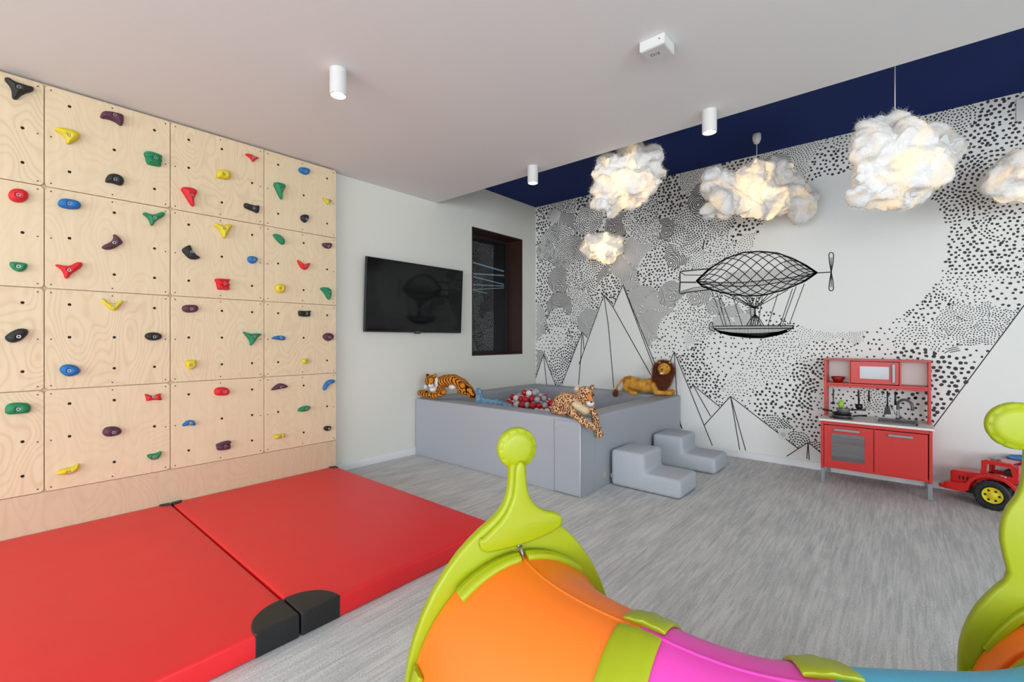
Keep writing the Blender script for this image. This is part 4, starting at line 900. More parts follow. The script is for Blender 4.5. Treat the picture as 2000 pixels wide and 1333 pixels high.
# ================================================================ CEILING AND WALL FITTINGS
pr = root('ceiling_spotlight', (SPOTS[0][0], SPOTS[0][1], ZC), None, None)
x, y = SPOTS[0]
MB().lathe((x, y, ZC), [(.046, 0), (.046, -.145), (.040, -.145), (.038, -.12), (.0, -.12)], 28).build('housing', M['white'], pr, True).modifiers.new('es', 'EDGE_SPLIT').split_angle = .8
MB().lathe((x, y, ZC - .1195), [(.026, 0), (.026, -.004), (0, -.006)], 20).build('lens', emit_mat('spot_glow', (1, .97, .9, 1), 22), pr, True)['label'] = 'lit lens'
sl = ['lit white cylinder ceiling spotlight nearest the climbing wall', 'lit white cylinder ceiling spotlight between the two big cloud lamps at the navy ceiling edge', 'lit white cylinder ceiling spotlight above the dark window']
for i, (x, y) in enumerate(SPOTS):
    o = pr if i == 0 else copy_tree(pr); o.location = (x, y, ZC); tag(o, sl[i], 'spotlight', 'white ceiling spotlights')
bx = root('emergency_light', (-.955, 2.255, 2.682), 'small square white emergency box on the white ceiling', 'light fitting')
MB().box(-1.02, -.89, 2.19, 2.32, 2.684, ZC).build('housing', M['white'], bx, bevel=.003)
MB().box(-1.014, -.896, 2.196, 2.314, 2.681, 2.684).build('cover', base_mat('grey_cover', rgb(205, 205, 203), .4), bx)
def text_mesh(s, size, Mx, ext=.0004):
    c = bpy.data.curves.new('t', 'FONT'); c.body = s; c.size = size; c.extrude = ext; c.align_x = 'CENTER'; c.align_y = 'CENTER'
    o = bpy.data.objects.new('t', c); COL.objects.link(o); me = temp_eval(o); bpy.data.curves.remove(c); me.materials.clear(); me.transform(Mx); return me
tm = text_mesh('D/2', .032, Matrix.Translation((-.962, 2.25, 2.6806)) @ Matrix.Rotation(math.radians(8), 4, 'Z') @ Matrix.Rotation(math.pi, 4, 'X'))
link('marking', tm, M['inkgrey'], bx)
MB().cyl((-.915, 2.189, 2.712), (-.915, 2.187, 2.712), .003, n=8).build('test_button', M['inkgrey'], bx)
p = onY(1083.5, 422, YB)
o = MB().lathe((p.x, YB, p.z), [(.10, 0), (.10, -.012), (.088, -.02), (.0, -.024)], 36, 'y').build('wall_speaker', base_mat('pale_cover', rgb(214, 212, 212), .5), None, True); tag(o, 'round pale cover plate on the mural just below the navy ceiling', 'cover plate')
v0 = root('air_vent', (.78, YB, 2.94), 'square white air vent on the mural at the upper right corner', 'vent')
p0, p1 = onY(1984, 198, YB), onY(1984, 238, YB); vx = p0.x
MB().box(vx, vx + .24, YB - .012, YB, p1.z, p0.z + .01).build('frame', M['white'], v0, bevel=.003)
for k in range(8): MB().box(vx + .045, vx + .2, YB - .016, YB - .012, p1.z + .03 + k * .014, p1.z + .037 + k * .014).build('slat', M['dark'], v0)
p = onY(1530, 849, YB); so = root('wall_socket', (p.x, YB, p.z), 'white power socket low on the mural left of the toy kitchen', 'socket')
MB().box(p.x - .04, p.x + .04, YB - .01, YB, p.z - .04, p.z + .04).build('plate', M['white'], so, bevel=.003)
MB().lathe((p.x, YB - .0101, p.z), [(.022, 0), (.022, -.002), (.019, -.002), (.019, -.0004), (0, -.0004)], 20, 'y').build('socket_well', base_mat('socket_grey', rgb(190, 190, 190), .5), so)
# ================================================================ TOY KITCHEN
KX0, KX1, KY0, KY1 = -.53, .172, 4.665, 5.075
M['kred'] = base_mat('kitchen_red', rgb(206, 50, 46), .35, noise_amt=.04); M['kwhite'] = base_mat('kitchen_white', rgb(232, 230, 226), .4); M['kgrey'] = base_mat('kitchen_grey', rgb(150, 153, 158), .35, metal=.3)
M['kdgrey'] = base_mat('dark_grey_plastic', rgb(92, 96, 102), .4)
kt = root('toy_kitchen', ((KX0 + KX1) / 2, (KY0 + KY1) / 2, 0), 'red wooden toy kitchen with white worktop standing against the mural', 'toy kitchen')
def kb(name, x0, x1, y0, y1, z0, z1, m, par=kt, bevel=.0025): return MB().box(x0, x1, y0, y1, z0, z1).build(name, m, par, bevel=bevel)
for x in (KX0, KX1 - .028):
    for y in (KY0, KY1 - .03): kb('leg', x, x + .028, y, y + .03, .001, .125, M['kgrey'])
Z0, Z1 = .125, .528
kb('side_panel', KX0, KX0 + .02, KY0, KY1, Z0, Z1, M['kred']); kb('side_panel', KX1 - .02, KX1, KY0, KY1, Z0, Z1, M['kred'])
kb('bottom_panel', KX0 + .02, KX1 - .02, KY0 + .004, KY1, Z0 + .01, Z0 + .03, M['kred']); kb('rear_panel', KX0 + .02, KX1 - .02, KY1 - .008, KY1, Z0 + .03, Z1, M['kwhite'])
kb('front_rail', KX0 + .02, KX1 - .02, KY0 + .002, KY0 + .02, Z1 - .028, Z1, M['kred'])
xm = onY(1590 + 517 / 4.444, 860, KY0).x
kb('middle_panel', xm - .006, xm + .006, KY0 + .02, KY1 - .01, Z0 + .03, Z1 - .03, M['kred'])
kb('worktop', KX0 - .012, KX1 + .012, KY0 - .012, KY1, Z1, Z1 + .017, M['kwhite'])
# oven door with window
dz0, dz1 = Z0 + .022, Z1 - .034
def framed(name, x0, x1, z0, z1, wx0, wx1, wz0, wz1, y, t, m):
    mb = MB()
    for a, b, c_, d in ((x0, wx0, z0, z1), (wx1, x1, z0, z1), (wx0, wx1, z0, wz0), (wx0, wx1, wz1, z1)): mb.box(a, b, y, y + t, c_, d)
    return mb.build(name, m, kt)
ox0, ox1 = KX0 + .024, xm - .002
od = framed('oven_door', ox0, ox1, dz0, dz1, ox0 + .052, ox1 - .055, dz0 + .055, dz1 - .065, KY0, .014, M['kred'])
pg = bpy.data.materials.new('clear_plastic'); pg.use_nodes = True; nt = pg.node_tree; nt.nodes.clear()
out = nt.nodes.new('ShaderNodeOutputMaterial'); mixs = nt.nodes.new('ShaderNodeMixShader'); tr = nt.nodes.new('ShaderNodeBsdfTransparent'); gl = nt.nodes.new('ShaderNodeBsdfGlossy')
tr.inputs[0].default_value = (.8, .83, .86, 1); gl.inputs['Roughness'].default_value = .3; mixs.inputs[0].default_value = .16
nt.links.new(tr.outputs[0], mixs.inputs[1]); nt.links.new(gl.outputs[0], mixs.inputs[2]); nt.links.new(mixs.outputs[0], out.inputs[0])
kb('oven_window', ox0 + .05, ox1 - .053, KY0 + .005, KY0 + .008, dz0 + .053, dz1 - .063, pg, od, 0)
kb('oven_shelf', ox0, ox1, KY0 + .03, KY1 - .02, .33, .336, M['kred'])
for k in (.26, .30, .37, .41): MB().cyl((ox0, KY0 + .06, k), (ox1, KY0 + .06, k), .002, n=6).build('oven_rack', M['kgrey'], kt)
def handle(x0, x1, z, y, par):
    MB().box(x0, x1, y - .026, y - .016, z - .010, z + .010).build('handle', M['kgrey'], par, bevel=.004)
    for x in (x0 + .012, x1 - .012): MB().cyl((x, y - .018, z), (x, y, z), .009, n=12).build('handle_post', M['kgrey'], par)
handle(ox0 + .07, ox1 - .085, dz1 - .03, KY0, od)
rx0, rx1 = xm + .003, KX1 - .026
cdr = kb('cupboard_door', rx0, rx1, KY0, KY0 + .014, dz0, dz1, M['kred']); handle(rx0 + .085, rx1 - .085, dz1 - .03, KY0, cdr)
# hutch
HY0, HY1, HT = 4.885, 5.07, 1.035
kb('upright', KX0, KX0 + .018, HY0, HY1, Z1 + .017, HT, M['kred']); kb('upright', KX1 - .018, KX1, HY0, HY1, Z1 + .017, HT, M['kred'])
kb('top_board', KX0 - .003, KX1 + .003, HY0 - .004, HY1, HT, HT + .014, M['kred']); kb('shelf', KX0 + .018, KX1 - .018, HY0, HY1, .822, .838, M['kred'])
kb('hanging_rail', KX0 + .018, KX1 - .018, HY0 + .0, HY0 + .012, .806, .822, M['kred'])
kb('divider', -.352, -.34, HY0, HY1, .838, HT, M['kred']); kb('divider', -.02, -.008, HY0, HY1, .838, HT, M['kred'])
kb('shelf_back', KX0 + .018, KX1 - .018, HY1 - .008, HY1, .838, HT, M['kwhite'])
mwd = framed('microwave_door', -.337, -.024, .846, HT - .008, -.277, -.085, .885, HT - .045, HY0 - .006, .012, M['kred'])
kb('door_glass', -.28, -.082, HY0 - .001, HY0 + .002, .882, HT - .042, pg, mwd, 0)
MB().box(-.066, -.046, HY0 - .03, HY0 - .02, .862, HT - .02).build('handle', M['kgrey'], mwd, bevel=.004)
for z in (.872, HT - .03): MB().cyl((-.056, HY0 - .022, z), (-.056, HY0 - .005, z), .008, n=10).build('handle_post', M['kgrey'], mwd)
# sink and tap (right), hob (left)
WT = Z1 + .017
sx0, sx1, sy0, sy1 = -.15, .09, 4.72, 4.93
mb = MB(); mb.box(sx0, sx1, sy0, sy0 + .018, WT, WT + .012).box(sx0, sx1, sy1 - .018, sy1, WT, WT + .012).box(sx0, sx0 + .018, sy0, sy1, WT, WT + .012).box(sx1 - .018, sx1, sy0, sy1, WT, WT + .012).box(sx0, sx1, sy0, sy1, WT, WT + .003)
mb.build('sink', M['kdgrey'], kt, bevel=.003)
tx, ty = -.03, 4.945
arc = [(tx + .05 - .05 * math.cos(a), ty - .0, WT + .13 + .05 * math.sin(a)) for a in [math.pi * k / 10 for k in range(11)]]
arc = [(tx + (x - tx) * .9, ty - (x - tx) * .7, z) for x, y, z in arc]
tp = MB().tube([(tx, ty, WT), (tx, ty, WT + .03), (tx, ty, WT + .08)] + arc + [(arc[-1][0], arc[-1][1], WT + .10)], [.016, .013, .011] + [.010] * 11 + [.011], 12).build('tap', M['kdgrey'], kt, True)
MB().cyl((tx - .01, ty, WT + .04), (tx - .05, ty - .02, WT + .13), .006, .004, 8).cyl((tx + .01, ty, WT + .045), (tx + .06, ty - .02, WT + .0), .004, n=8).build('tap_lever', M['kdgrey'], tp, True)
MB().lathe((-.40, 4.80, WT), [(.085, 0), (.085, .003), (0, .003)], 30).build('hob_ring', M['black'], kt)
# pan, pot, green toy, bowl
M['pan'] = base_mat('pan_metal', rgb(160, 163, 168), .25, metal=.8)
def panthing(name, label, cat, c, r, h, hd, mtl):
    t = root(name, c, label, cat); c = Vector(c)
    MB().lathe(c, [(r * .82, 0), (r, h), (r + .004, h), (r + .004, h + .002), (r - .002, h + .002), (r * .8, .004), (0, .004)], 28).build('bowl', mtl, t, True).modifiers.new('es', 'EDGE_SPLIT').split_angle = .7
    hd = Vector(hd).normalized(); MB().tube([c + hd * r + Vector((0, 0, h * .8)), c + hd * (r + .05) + Vector((0, 0, h * .8 + .008)), c + hd * (r + .10) + Vector((0, 0, h * .8 + .010))], [.006, .007, .009], 10).build('handle', M['black'], t, True)
    return t
zt = WT + .003
panthing('frying_pan', 'shallow silver toy frying pan at the bottom of the stack on the hob', 'pan', (-.395, 4.80, zt), .075, .022, (.9, .3, 0), M['pan'])
panthing('toy_wok', 'black toy pan stacked between frying pan and pot on the hob', 'pan', (-.395, 4.80, zt + .0245), .07, .016, (-.8, .5, 0), M['black'])
panthing('toy_pot', 'silver toy pot on top of the stack on the hob, black handle to its right', 'pot', (-.385, 4.80, zt + .043), .052, .036, (1, .0, 0), M['pan'])
o = MB().ball((-.40, 4.80, zt + .115), .03, 3, (.75, .6, 1.15)).build('green_egg', base_mat('lime_green', rgb(142, 196, 60), .5), None, True)
MB().cyl((-.40, 4.80, zt + .048), (-.40, 4.80, zt + .085), .012, n=12).build('foot', M['black'], o); tag(o, 'bright green egg-shaped toy standing in the toy pot', 'toy')
bw = root('red_bowl', (-.435, 4.96, .838), 'small clear red scalloped bowl in the left compartment of the toy kitchen', 'bowl')
prof = [(.028, 0), (.045, .035), (.048, .05), (.044, .05), (.026, .006), (0, .006)]
mb = MB(); mb.lathe((-.435, 4.955, .839), prof, 32)
for v in mb.bm.verts:
    if v.co.z > .86:
        a = math.atan2(v.co.y - 4.955, v.co.x + .435); k = 1 + .06 * math.cos(a * 12); v.co.x = -.435 + (v.co.x + .435) * k; v.co.y = 4.955 + (v.co.y - 4.955) * k
mb.build('bowl', base_mat('clear_red', rgb(150, 30, 28), .15), bw, True)
# hanging utensils
def utensil(name, label, x, build):
    t = root(name, (x, HY0 - .006, .80), label, 'utensil', 'toy utensils hanging from the kitchen rail')
    y = HY0 - .008
    MB().tube([(x, y + .006, .812), (x, y - .008, .812), (x, y - .008, .795), (x, y, .785)], .002, 6).build('hook', M['steel'], t)
    build(x, y, t)
def ladle(x, y, t):
    MB().tube([(x, y, .79), (x, y, .75), (x + .002, y, .66)], [.004, .008, .005], 8).build('handle', M['black'], t, True)
    MB().lathe((x + .004, y, .645), [(.026, -.006), (.024, .01), (.0, .014)], 16, 'y').build('bowl', M['black'], t, True)
def whisk(x, y, t):
    MB().tube([(x, y, .79), (x, y, .70)], [.005, .008], 8).build('handle', M['black'], t, True)
    for a in (0, 60, 120):
        c, s_ = math.cos(math.radians(a)), math.sin(math.radians(a))
        MB().tube([(x, y, .70), (x + .014 * c, y + .014 * s_, .66), (x + .012 * c, y + .012 * s_, .63), (x, y, .615), (x - .012 * c, y - .012 * s_, .63), (x - .014 * c, y - .014 * s_, .66), (x, y, .70)], .0013, 6).build('wire_loop', M['steel'], t, True)
def turner(x, y, t):
    MB().tube([(x, y, .79), (x, y, .66)], [.006, .005], 8).build('handle', M['black'], t, True)
    MB().poly([(x - .012, y, .67), (x + .012, y, .67), (x + .024, y, .60), (x - .024, y, .60), (x - .012, y - .003, .67), (x + .012, y - .003, .67), (x + .024, y - .003, .60), (x - .024, y - .003, .60)], [(0, 1, 2, 3), (7, 6, 5, 4), (0, 4, 5, 1), (2, 6, 7, 3), (1, 5, 6, 2), (0, 3, 7, 4)]).build('blade', M['black'], t)
def slotted(x, y, t):
    MB().tube([(x, y, .79), (x, y, .68)], [.006, .008], 8).build('handle', M['black'], t, True)
    mb = MB(); mb.box(x - .003, x + .003, y - .002, y, .64, .69)
    for k in range(5): mb.box(x - .024 + k * .0108, x - .0195 + k * .0108, y - .003, y, .585, .64)
    mb.box(x - .024, x + .0235, y - .003, y, .635, .643).box(x - .024, x + .0235, y - .003, y, .582, .588).build('blade', M['steel'], t)
def spoon(x, y, t):
    MB().tube([(x, y, .79), (x, y, .74), (x, y, .67)], [.003, .006, .003], 8).build('handle', M['black'], t, True)
    MB().lathe((x, y, .66), [(.013, 0), (.01, .006), (0, .008)], 12, 'y').build('bowl', M['black'], t, True)
utensil('toy_spoon', 'thin black toy utensil hanging leftmost on the kitchen rail', -.462, spoon)
utensil('toy_ladle', 'black toy ladle hanging on the kitchen rail right of the pots', -.285, ladle)
utensil('toy_whisk', 'toy whisk with silver wires hanging mid rail of the toy kitchen', -.215, whisk)
utensil('toy_turner', 'solid black toy spatula hanging on the kitchen rail left of the tap', -.095, turner)
utensil('toy_slotted_turner', 'slotted silver toy turner hanging on the kitchen rail just behind the tap', -.045, slotted)
# ================================================================ TOY TRUCK
HD = math.atan2(.38, -.92); TM = Matrix.Translation((.53, 4.80, 0)) @ Matrix.Rotation(HD, 4, 'Z')   # local +x = forward, +y = left side of truck
tk = root('toy_truck', (.55, 4.8, 0), 'red plastic toy truck with black wheels and yellow hub parked right of the toy kitchen', 'toy truck')
M['tred'] = base_mat('truck_red', rgb(208, 28, 26), .25, coat=.3); M['tblack'] = base_mat('truck_black', rgb(32, 35, 38), .5); M['tyellow'] = base_mat('hub_yellow', rgb(232, 212, 30), .4)
def tside(pts, y0, y1, name, m, par=tk, bevel=.006):
    n = len(pts); mb = MB()
    V = [TM @ Vector((x, y0, z)) for x, z in pts] + [TM @ Vector((x, y1, z)) for x, z in pts]
    mb.poly(V, [tuple(range(n)), tuple(range(n, 2 * n))[::-1]] + [(k, n + k, n + (k + 1) % n, (k + 1) % n) for k in range(n)])
    return mb.build(name, m, par, bevel=bevel)
def tb(x0, x1, y0, y1, z0, z1, name, m, par=tk, bevel=.004): return MB().box(x0, x1, y0, y1, z0, z1, TM).build(name, m, par, bevel=bevel)
hw = .105
tside([(.03, .13), (.245, .13), (.245, .215), (.235, .225), (.10, .235), (.03, .235)], -.07, .07, 'bonnet', M['tred'], bevel=.01)
arch = [(.085 * math.cos(a) - .0, .105 + .125 * math.sin(a)) for a in [math.radians(15 + 150 * k / 10) for k in range(11)]]
arch = [(.125 * math.cos(math.radians(180 * k / 12)), .105 + .125 * math.sin(math.radians(180 * k / 12))) for k in range(0, 12)]
# fenders left and right
for y0, y1 in ((-.125, -.07), (.07, .125)):
    outer = [(.265, .085), (.265, .135), (.16, .15)] + [(.150 * math.cos(math.radians(a)), .105 + .15 * math.sin(math.radians(a))) for a in range(20, 181, 16)]
    inner = [(.126 * math.cos(math.radians(a)), .105 + .126 * math.sin(math.radians(a))) for a in range(180, -1, -15)] + [(.16, .085)]
    tside(outer + inner, y0, y1, 'fender', M['tred'], bevel=.004)
# cab: pillars, roof, door panel
def cabside(y0, y1):
    o_ = [(.075, .225), (.062, .335), (.05, .345), (-.085, .345), (-.105, .33), (-.125, .215)]
    h_ = [(.045, .255), (.037, .318), (-.078, .318), (-.094, .255)]
    mb = MB()
    sets = [[o_[0], o_[1], h_[1], h_[0]], [o_[1], o_[2], o_[3], o_[4], h_[2], h_[1]], [o_[4], o_[5], h_[3], h_[2]], [o_[5], o_[0], h_[0], h_[3]]]
    for q in sets:
        n = len(q); V = [TM @ Vector((x, y0, z)) for x, z in q] + [TM @ Vector((x, y1, z)) for x, z in q]
        mb.poly(V, [tuple(range(n)), tuple(range(n, 2 * n))[::-1]] + [(k, n + k, n + (k + 1) % n, (k + 1) % n) for k in range(n)])
    mb.build('cab_side', M['tred'], tk)
cabside(-.085, -.073); cabside(.073, .085)
tb(-.09, .055, -.075, .075, .33, .347, 'roof', M['tred'], bevel=.006); tb(-.12, -.108, -.075, .075, .215, .335, 'cab_rear', M['tred']); tb(-.12, .07, -.075, .075, .205, .235, 'cab_floor', M['tred'])
tb(.055, .072, -.075, -.06, .23, .335, 'front_pillar', M['tred']); tb(.055, .072, .06, .075, .23, .335, 'front_pillar', M['tred'])
tb(-.085, -.04, -.03, .05, .235, .29, 'seat', M['tblack']); tb(.0, .03, .0, .05, .346, .356, 'roof_lamp', M['steel']); tb(-.01, .04, -.03, .055, .354, .364, 'roof_plate', M['kgrey'])
tb(.245, .25, -.055, .055, .14, .21, 'grille', M['kdgrey'])
for k in range(5): tb(.10 + k * .022, .108 + k * .022, .0695, .0715, .165, .195, 'louvre', M['tblack'], bevel=0)
tb(.262, .30, -.12, .12, .085, .115, 'bumper', M['tred'], bevel=.01)
tb(-.35, .20, -.05, .05, .07, .125, 'chassis', M['tblack']); tb(-.36, -.12, -.09, .09, .125, .14, 'bed', M['tblack']); tb(-.185, -.135, .02, .11, .14, .235, 'fuel_tank', M['tblack'], bevel=.012)
def wheel(x, y0, y1, z=.105):
    r = .105; c = TM @ Vector((x, (y0 + y1) / 2, z)); R_ = TM.to_3x3(); hwd = (y1 - y0) / 2
    prof = [(.0, -hwd * .6), (.06, -hwd * .6), (.066, -hwd), (.088, -hwd), (r - .004, -hwd * .8), (r - .004, hwd * .8), (.088, hwd), (.066, hwd), (.06, hwd * .6), (0, hwd * .6)]
    mb = MB(); mb.lathe(c, prof, 40, 'y', R_)
    for k in range(20):
        a = 2 * math.pi * k / 20; Mk = Matrix.Translation(c) @ R_.to_4x4() @ Matrix.Rotation(a, 4, 'Y')
        mb.box(r - .007, r, -hwd * .85, hwd * .85, -.006, .006, Mk)
    w_ = mb.build('wheel', M['tblack'], tk)
    hb = MB(); s_ = 1 if y1 > .05 else -1
    hb.lathe(c, [(.0, s_ * hwd * .62), (.0, s_ * hwd * .9), (.02, s_ * hwd * .9), (.024, s_ * hwd * .75), (.05, s_ * hwd * .78), (.055, s_ * hwd * .95), (.058, s_ * hwd * .6)], 28, 'y', R_).build('hub', M['tyellow'], w_, True)['label'] = 'yellow hub'
    hh = MB()
    for k in range(6):
        a = 2 * math.pi * k / 6; q = c + R_ @ Vector((.037 * math.cos(a), s_ * hwd * .80, .037 * math.sin(a))); hh.ball(q, .009, 1, (1, .35, 1), R_)
    hh.build('hub_holes', M['tblack'], w_)
wheel(0, .065, .125); wheel(0, -.125, -.065); wheel(-.30, .065, .125); wheel(-.30, -.125, -.065)
tm = text_mesh('SUPER', .026, TM @ Matrix.Translation((-.03, .0855, .243)) @ Matrix.Rotation(math.pi, 4, 'Z') @ Matrix.Rotation(math.pi / 2, 4, 'X')); link('door_lettering', tm, M['white'], tk)
tm = text_mesh('TRUCK', .024, TM @ Matrix.Translation((-.03, .0855, .226)) @ Matrix.Rotation(math.pi, 4, 'Z') @ Matrix.Rotation(math.pi / 2, 4, 'X')); link('door_lettering', tm, M['white'], tk)
bc = Vector((.70, 4.965, .001))
bb = root('toy_bin', bc, 'blue plastic toy bin with wide scalloped rim on the floor behind the toy truck', 'bin')
mb = MB(); mb.lathe(bc, [(.045, 0), (.056, .30), (.10, .325), (.113, .345), (.109, .352), (.06, .325), (.05, .30), (.04, .01), (0, .01)], 36)
for v in mb.bm.verts:
    q = v.co - bc
    if q.z > .32: k = 1 + .05 * math.cos(math.atan2(q.y, q.x) * 10); v.co.x = bc.x + q.x * k; v.co.y = bc.y + q.y * k
mb.build('tub', base_mat('blue_plastic', rgb(40, 120, 190), .3), bb, True)
# ================================================================ CRAWL TUNNEL
def glossy(name, c): return base_mat(name, rgb(*c), .38, bump=.015, bump_scale=160)
M['lime'] = glossy('lime_plastic', (156, 168, 8)); M['orange'] = glossy('orange_plastic', (246, 120, 28)); M['pink'] = glossy('pink_plastic', (240, 72, 184)); M['cyan'] = glossy('blue_tunnel_plastic', (60, 182, 222))
CL, CDp, CR = .65, 1.43, .666
tn = root('crawl_tunnel', LP(CL, CDp - CR, 0), 'caterpillar crawl tunnel curving in lime, orange, pink and blue plastic in the foreground', 'play tunnel')
CPTS = [(-.02, 1.45), (.02, 1.25), (.115, 1.09), (.28, .95), (.52, .815), (.80, .79), (1.06, .80), (1.27, .865), (1.37, .97), (1.46, 1.14)]
def path(a):
    i = min(max(int(a), 0), 6); t = a - i; q = [Vector((x, y, 0)) for x, y in CPTS[i:i + 4]]
    p = .5 * (2 * q[1] + (q[2] - q[0]) * t + (2 * q[0] - 5 * q[1] + 4 * q[2] - q[3]) * t * t + (3 * q[1] - 3 * q[2] + q[3] - q[0]) * t ** 3)
    g = .5 * ((q[2] - q[0]) + 2 * (2 * q[0] - 5 * q[1] + 4 * q[2] - q[3]) * t + 3 * (3 * q[1] - 3 * q[2] + q[3] - q[0]) * t * t)
    return p, g.normalized()
def frame(a):
    """angle from the left end; returns centre, across-direction (towards the ring centre)"""
    p, g = path(a); c = LP(p.x, p.y, 0); inn = (LP(-g.y, g.x, 0)).normalized(); return c, inn
A0, A1 = 0.0, 7.0
J = [A0, 1.95, 3.2, 5.55, A1]
def section(hwid, top, n=28, zc=.27, thick=0):
    pts = []
    hwid -= thick; top -= thick
    pts.append((-hwid * .90, thick)); pts.append((-hwid * .97, zc * .5))
    for k in range(n + 1):
        a = math.pi * k / n; pts.append((-hwid * math.cos(a), zc + (top - zc) * math.sin(a)))
    pts.append((hwid * .97, zc * .5)); pts.append((hwid * .90, thick))
    return pts
def tunnel_piece(name, a0, a1, hfun, tfun, mat, na=22, label=None, ring=None):
    bm = bmesh.new(); outer, inner = [], []
    for i in range(na + 1):
        a = a0 + (a1 - a0) * i / na; c, inn = frame(a)
        for st, th in ((outer, 0), (inner, .014)):
            st.append([bm.verts.new(c + inn * x + Vector((0, 0, z))) for x, z in section(hfun(a), tfun(a), thick=th)])
    m = len(outer[0])
    for i in range(na):
        for k in range(m):
            k2 = (k + 1) % m
            bm.faces.new((outer[i][k], outer[i][k2], outer[i + 1][k2], outer[i + 1][k])); bm.faces.new((inner[i][k2], inner[i][k], inner[i + 1][k], inner[i + 1][k2]))
    for e_ in (0, na):
        for k in range(m): k2 = (k + 1) % m; bm.faces.new((outer[e_][k], outer[e_][k2], inner[e_][k2], inner[e_][k]))
    bmesh.ops.recalc_face_normals(bm, faces=bm.faces); me = bpy.data.meshes.new(name); bm.to_mesh(me); bm.free()
    o = link(name, me, mat, tn, True); o.modifiers.new('es', 'EDGE_SPLIT').split_angle = math.radians(45)
    if label: o['label'] = label
    # seam along the crown
    bm = bmesh.new(); rows = []
    for i in range(na + 1):
        a = a0 + (a1 - a0) * i / na; c, inn = frame(a); t = tfun(a)
        rows.append([bm.verts.new(c + inn * x + Vector((0, 0, t + z))) for x, z in ((-.006, -.003), (-.003, .002), (.003, .002), (.006, -.003))])
    for i in range(na):
        for k in range(3): bm.faces.new((rows[i][k], rows[i][k + 1], rows[i + 1][k + 1], rows[i + 1][k]))
    me = bpy.data.meshes.new('seam'); bm.to_mesh(me); bm.free(); link('crown_seam', me, mat, o, True)
    return o
def band(name, a, da, lo, hi, hwid, top, grow, mat, par=tn, label=None, th=.012):
    """strap lying over the crown from arc fraction lo to hi"""
    bm = bmesh.new(); rows = []
    for i, aa in enumerate(np.linspace(a - da, a + da, 7)):
        c, inn = frame(aa); prof = section(hwid, top); e1 = .6 if i in (0, 6) else 1; row = []
        ks = np.linspace(2 + 28 * lo, 2 + 28 * hi, 13)
        for s_ in (1, 0):
            for k in (ks if s_ else ks[::-1]):
                k0 = int(k); f = k - k0; x = prof[k0][0] * (1 - f) + prof[min(k0 + 1, len(prof) - 1)][0] * f; z = prof[k0][1] * (1 - f) + prof[min(k0 + 1, len(prof) - 1)][1] * f
                nx, nz = x / hwid, (z - .27) / max(top - .27, .01); L_ = math.hypot(nx, nz) or 1; g_ = grow * e1 * s_ + (0 if s_ else -.004)
                rib = .004 * math.exp(-((aa - a) / (da * .18))**2) * s_
                row.append(bm.verts.new(c + inn * (x + nx / L_ * (g_ + rib)) + Vector((0, 0, z + nz / L_ * (g_ + rib)))))
        rows.append(row)
    m = len(rows[0])
    for i in range(6):
        for k in range(m): k2 = (k + 1) % m; bm.faces.new((rows[i][k], rows[i][k2], rows[i + 1][k2], rows[i + 1][k]))
    bm.faces.new(rows[0][::-1]); bm.faces.new(rows[-1])
    bmesh.ops.recalc_face_normals(bm, faces=bm.faces); me = bpy.data.meshes.new(name); bm.to_mesh(me); bm.free()
    o = link(name, me, mat, par, True); bev(o, .004, 2, 40); o.modifiers.new('es', 'EDGE_SPLIT').split_angle = math.radians(40)
    if label: o['label'] = label
    return o
HW, TP = .245, .612
def hO(a):
    t = (a - A0) / (J[1] - A0); return HW + .055 * max(0, 1 - t)**1.3
def tO(a):
    t = (a - A0) / (J[1] - A0); return TP + .022 * max(0, 1 - t)**1.2
def mir(f): return lambda a: f((A1 - a) * (J[1] - A0) / (A1 - J[3]))
o1 = tunnel_piece('tunnel_segment', J[0], J[1] - .003, hO, tO, M['orange'], label='orange flared tunnel segment at the left end')
tunnel_piece('tunnel_segment', J[1], J[2] - .003, lambda a: HW, lambda a: TP - .012 * math.sin(math.pi * (a - J[1]) / (J[2] - J[1])), M['pink'], label='pink tunnel segment')
tunnel_piece('tunnel_segment', J[2], J[3] - .003, lambda a: HW, lambda a: TP - .012 * math.sin(math.pi * (a - J[2]) / (J[3] - J[2])), M['cyan'], label='blue tunnel segment')
o4 = tunnel_piece('tunnel_segment', J[3], J[4], mir(hO), mir(tO), M['orange'], label='orange flared tunnel segment at the right end')
for j in (1, 2, 3):
    for lo, hi in ((.16, .485), (.515, .80)): band('connector_clip', J[j], .19, lo, hi, HW, TP, .009, M['lime'])
for aa, sg in ((A0 + .12, 1), (A1 - .12, -1)):
    for lo, hi in ((.30, .49), (.51, .70)): band('collar_clip', aa, .11, lo, hi, HW + .052, TP + .02, .013, M['lime'])
    for lo, hi in ((.06, .12), (.88, .94)): band('side_clip', aa, .10, lo, hi, HW + .052, TP + .02, .012, M['lime'])
# round porthole rims on the segments
def porthole(par, a, side, mat):
    c, inn = frame(a); h_ = hO(a) if a < 3 else mir(hO)(a)
    cc = c - inn * side * (h_ - .002) + Vector((0, 0, .36)); tz = Vector((0, 0, 1)); tt = inn.cross(tz)
    MB().tube([cc + tt * .075 * math.cos(t) + tz * .075 * math.sin(t) for t in [2 * math.pi * k / 28 for k in range(28)]], .02, 10, closed=True).build('porthole_rim', mat, par, True)
    MB().cyl(cc + inn * side * .01, cc - inn * side * .004, .07, n=28).build('porthole', M['dark'], par)
porthole(o1, .95, 1, M['orange']); porthole(o4, 6.1, 1, M['orange'])
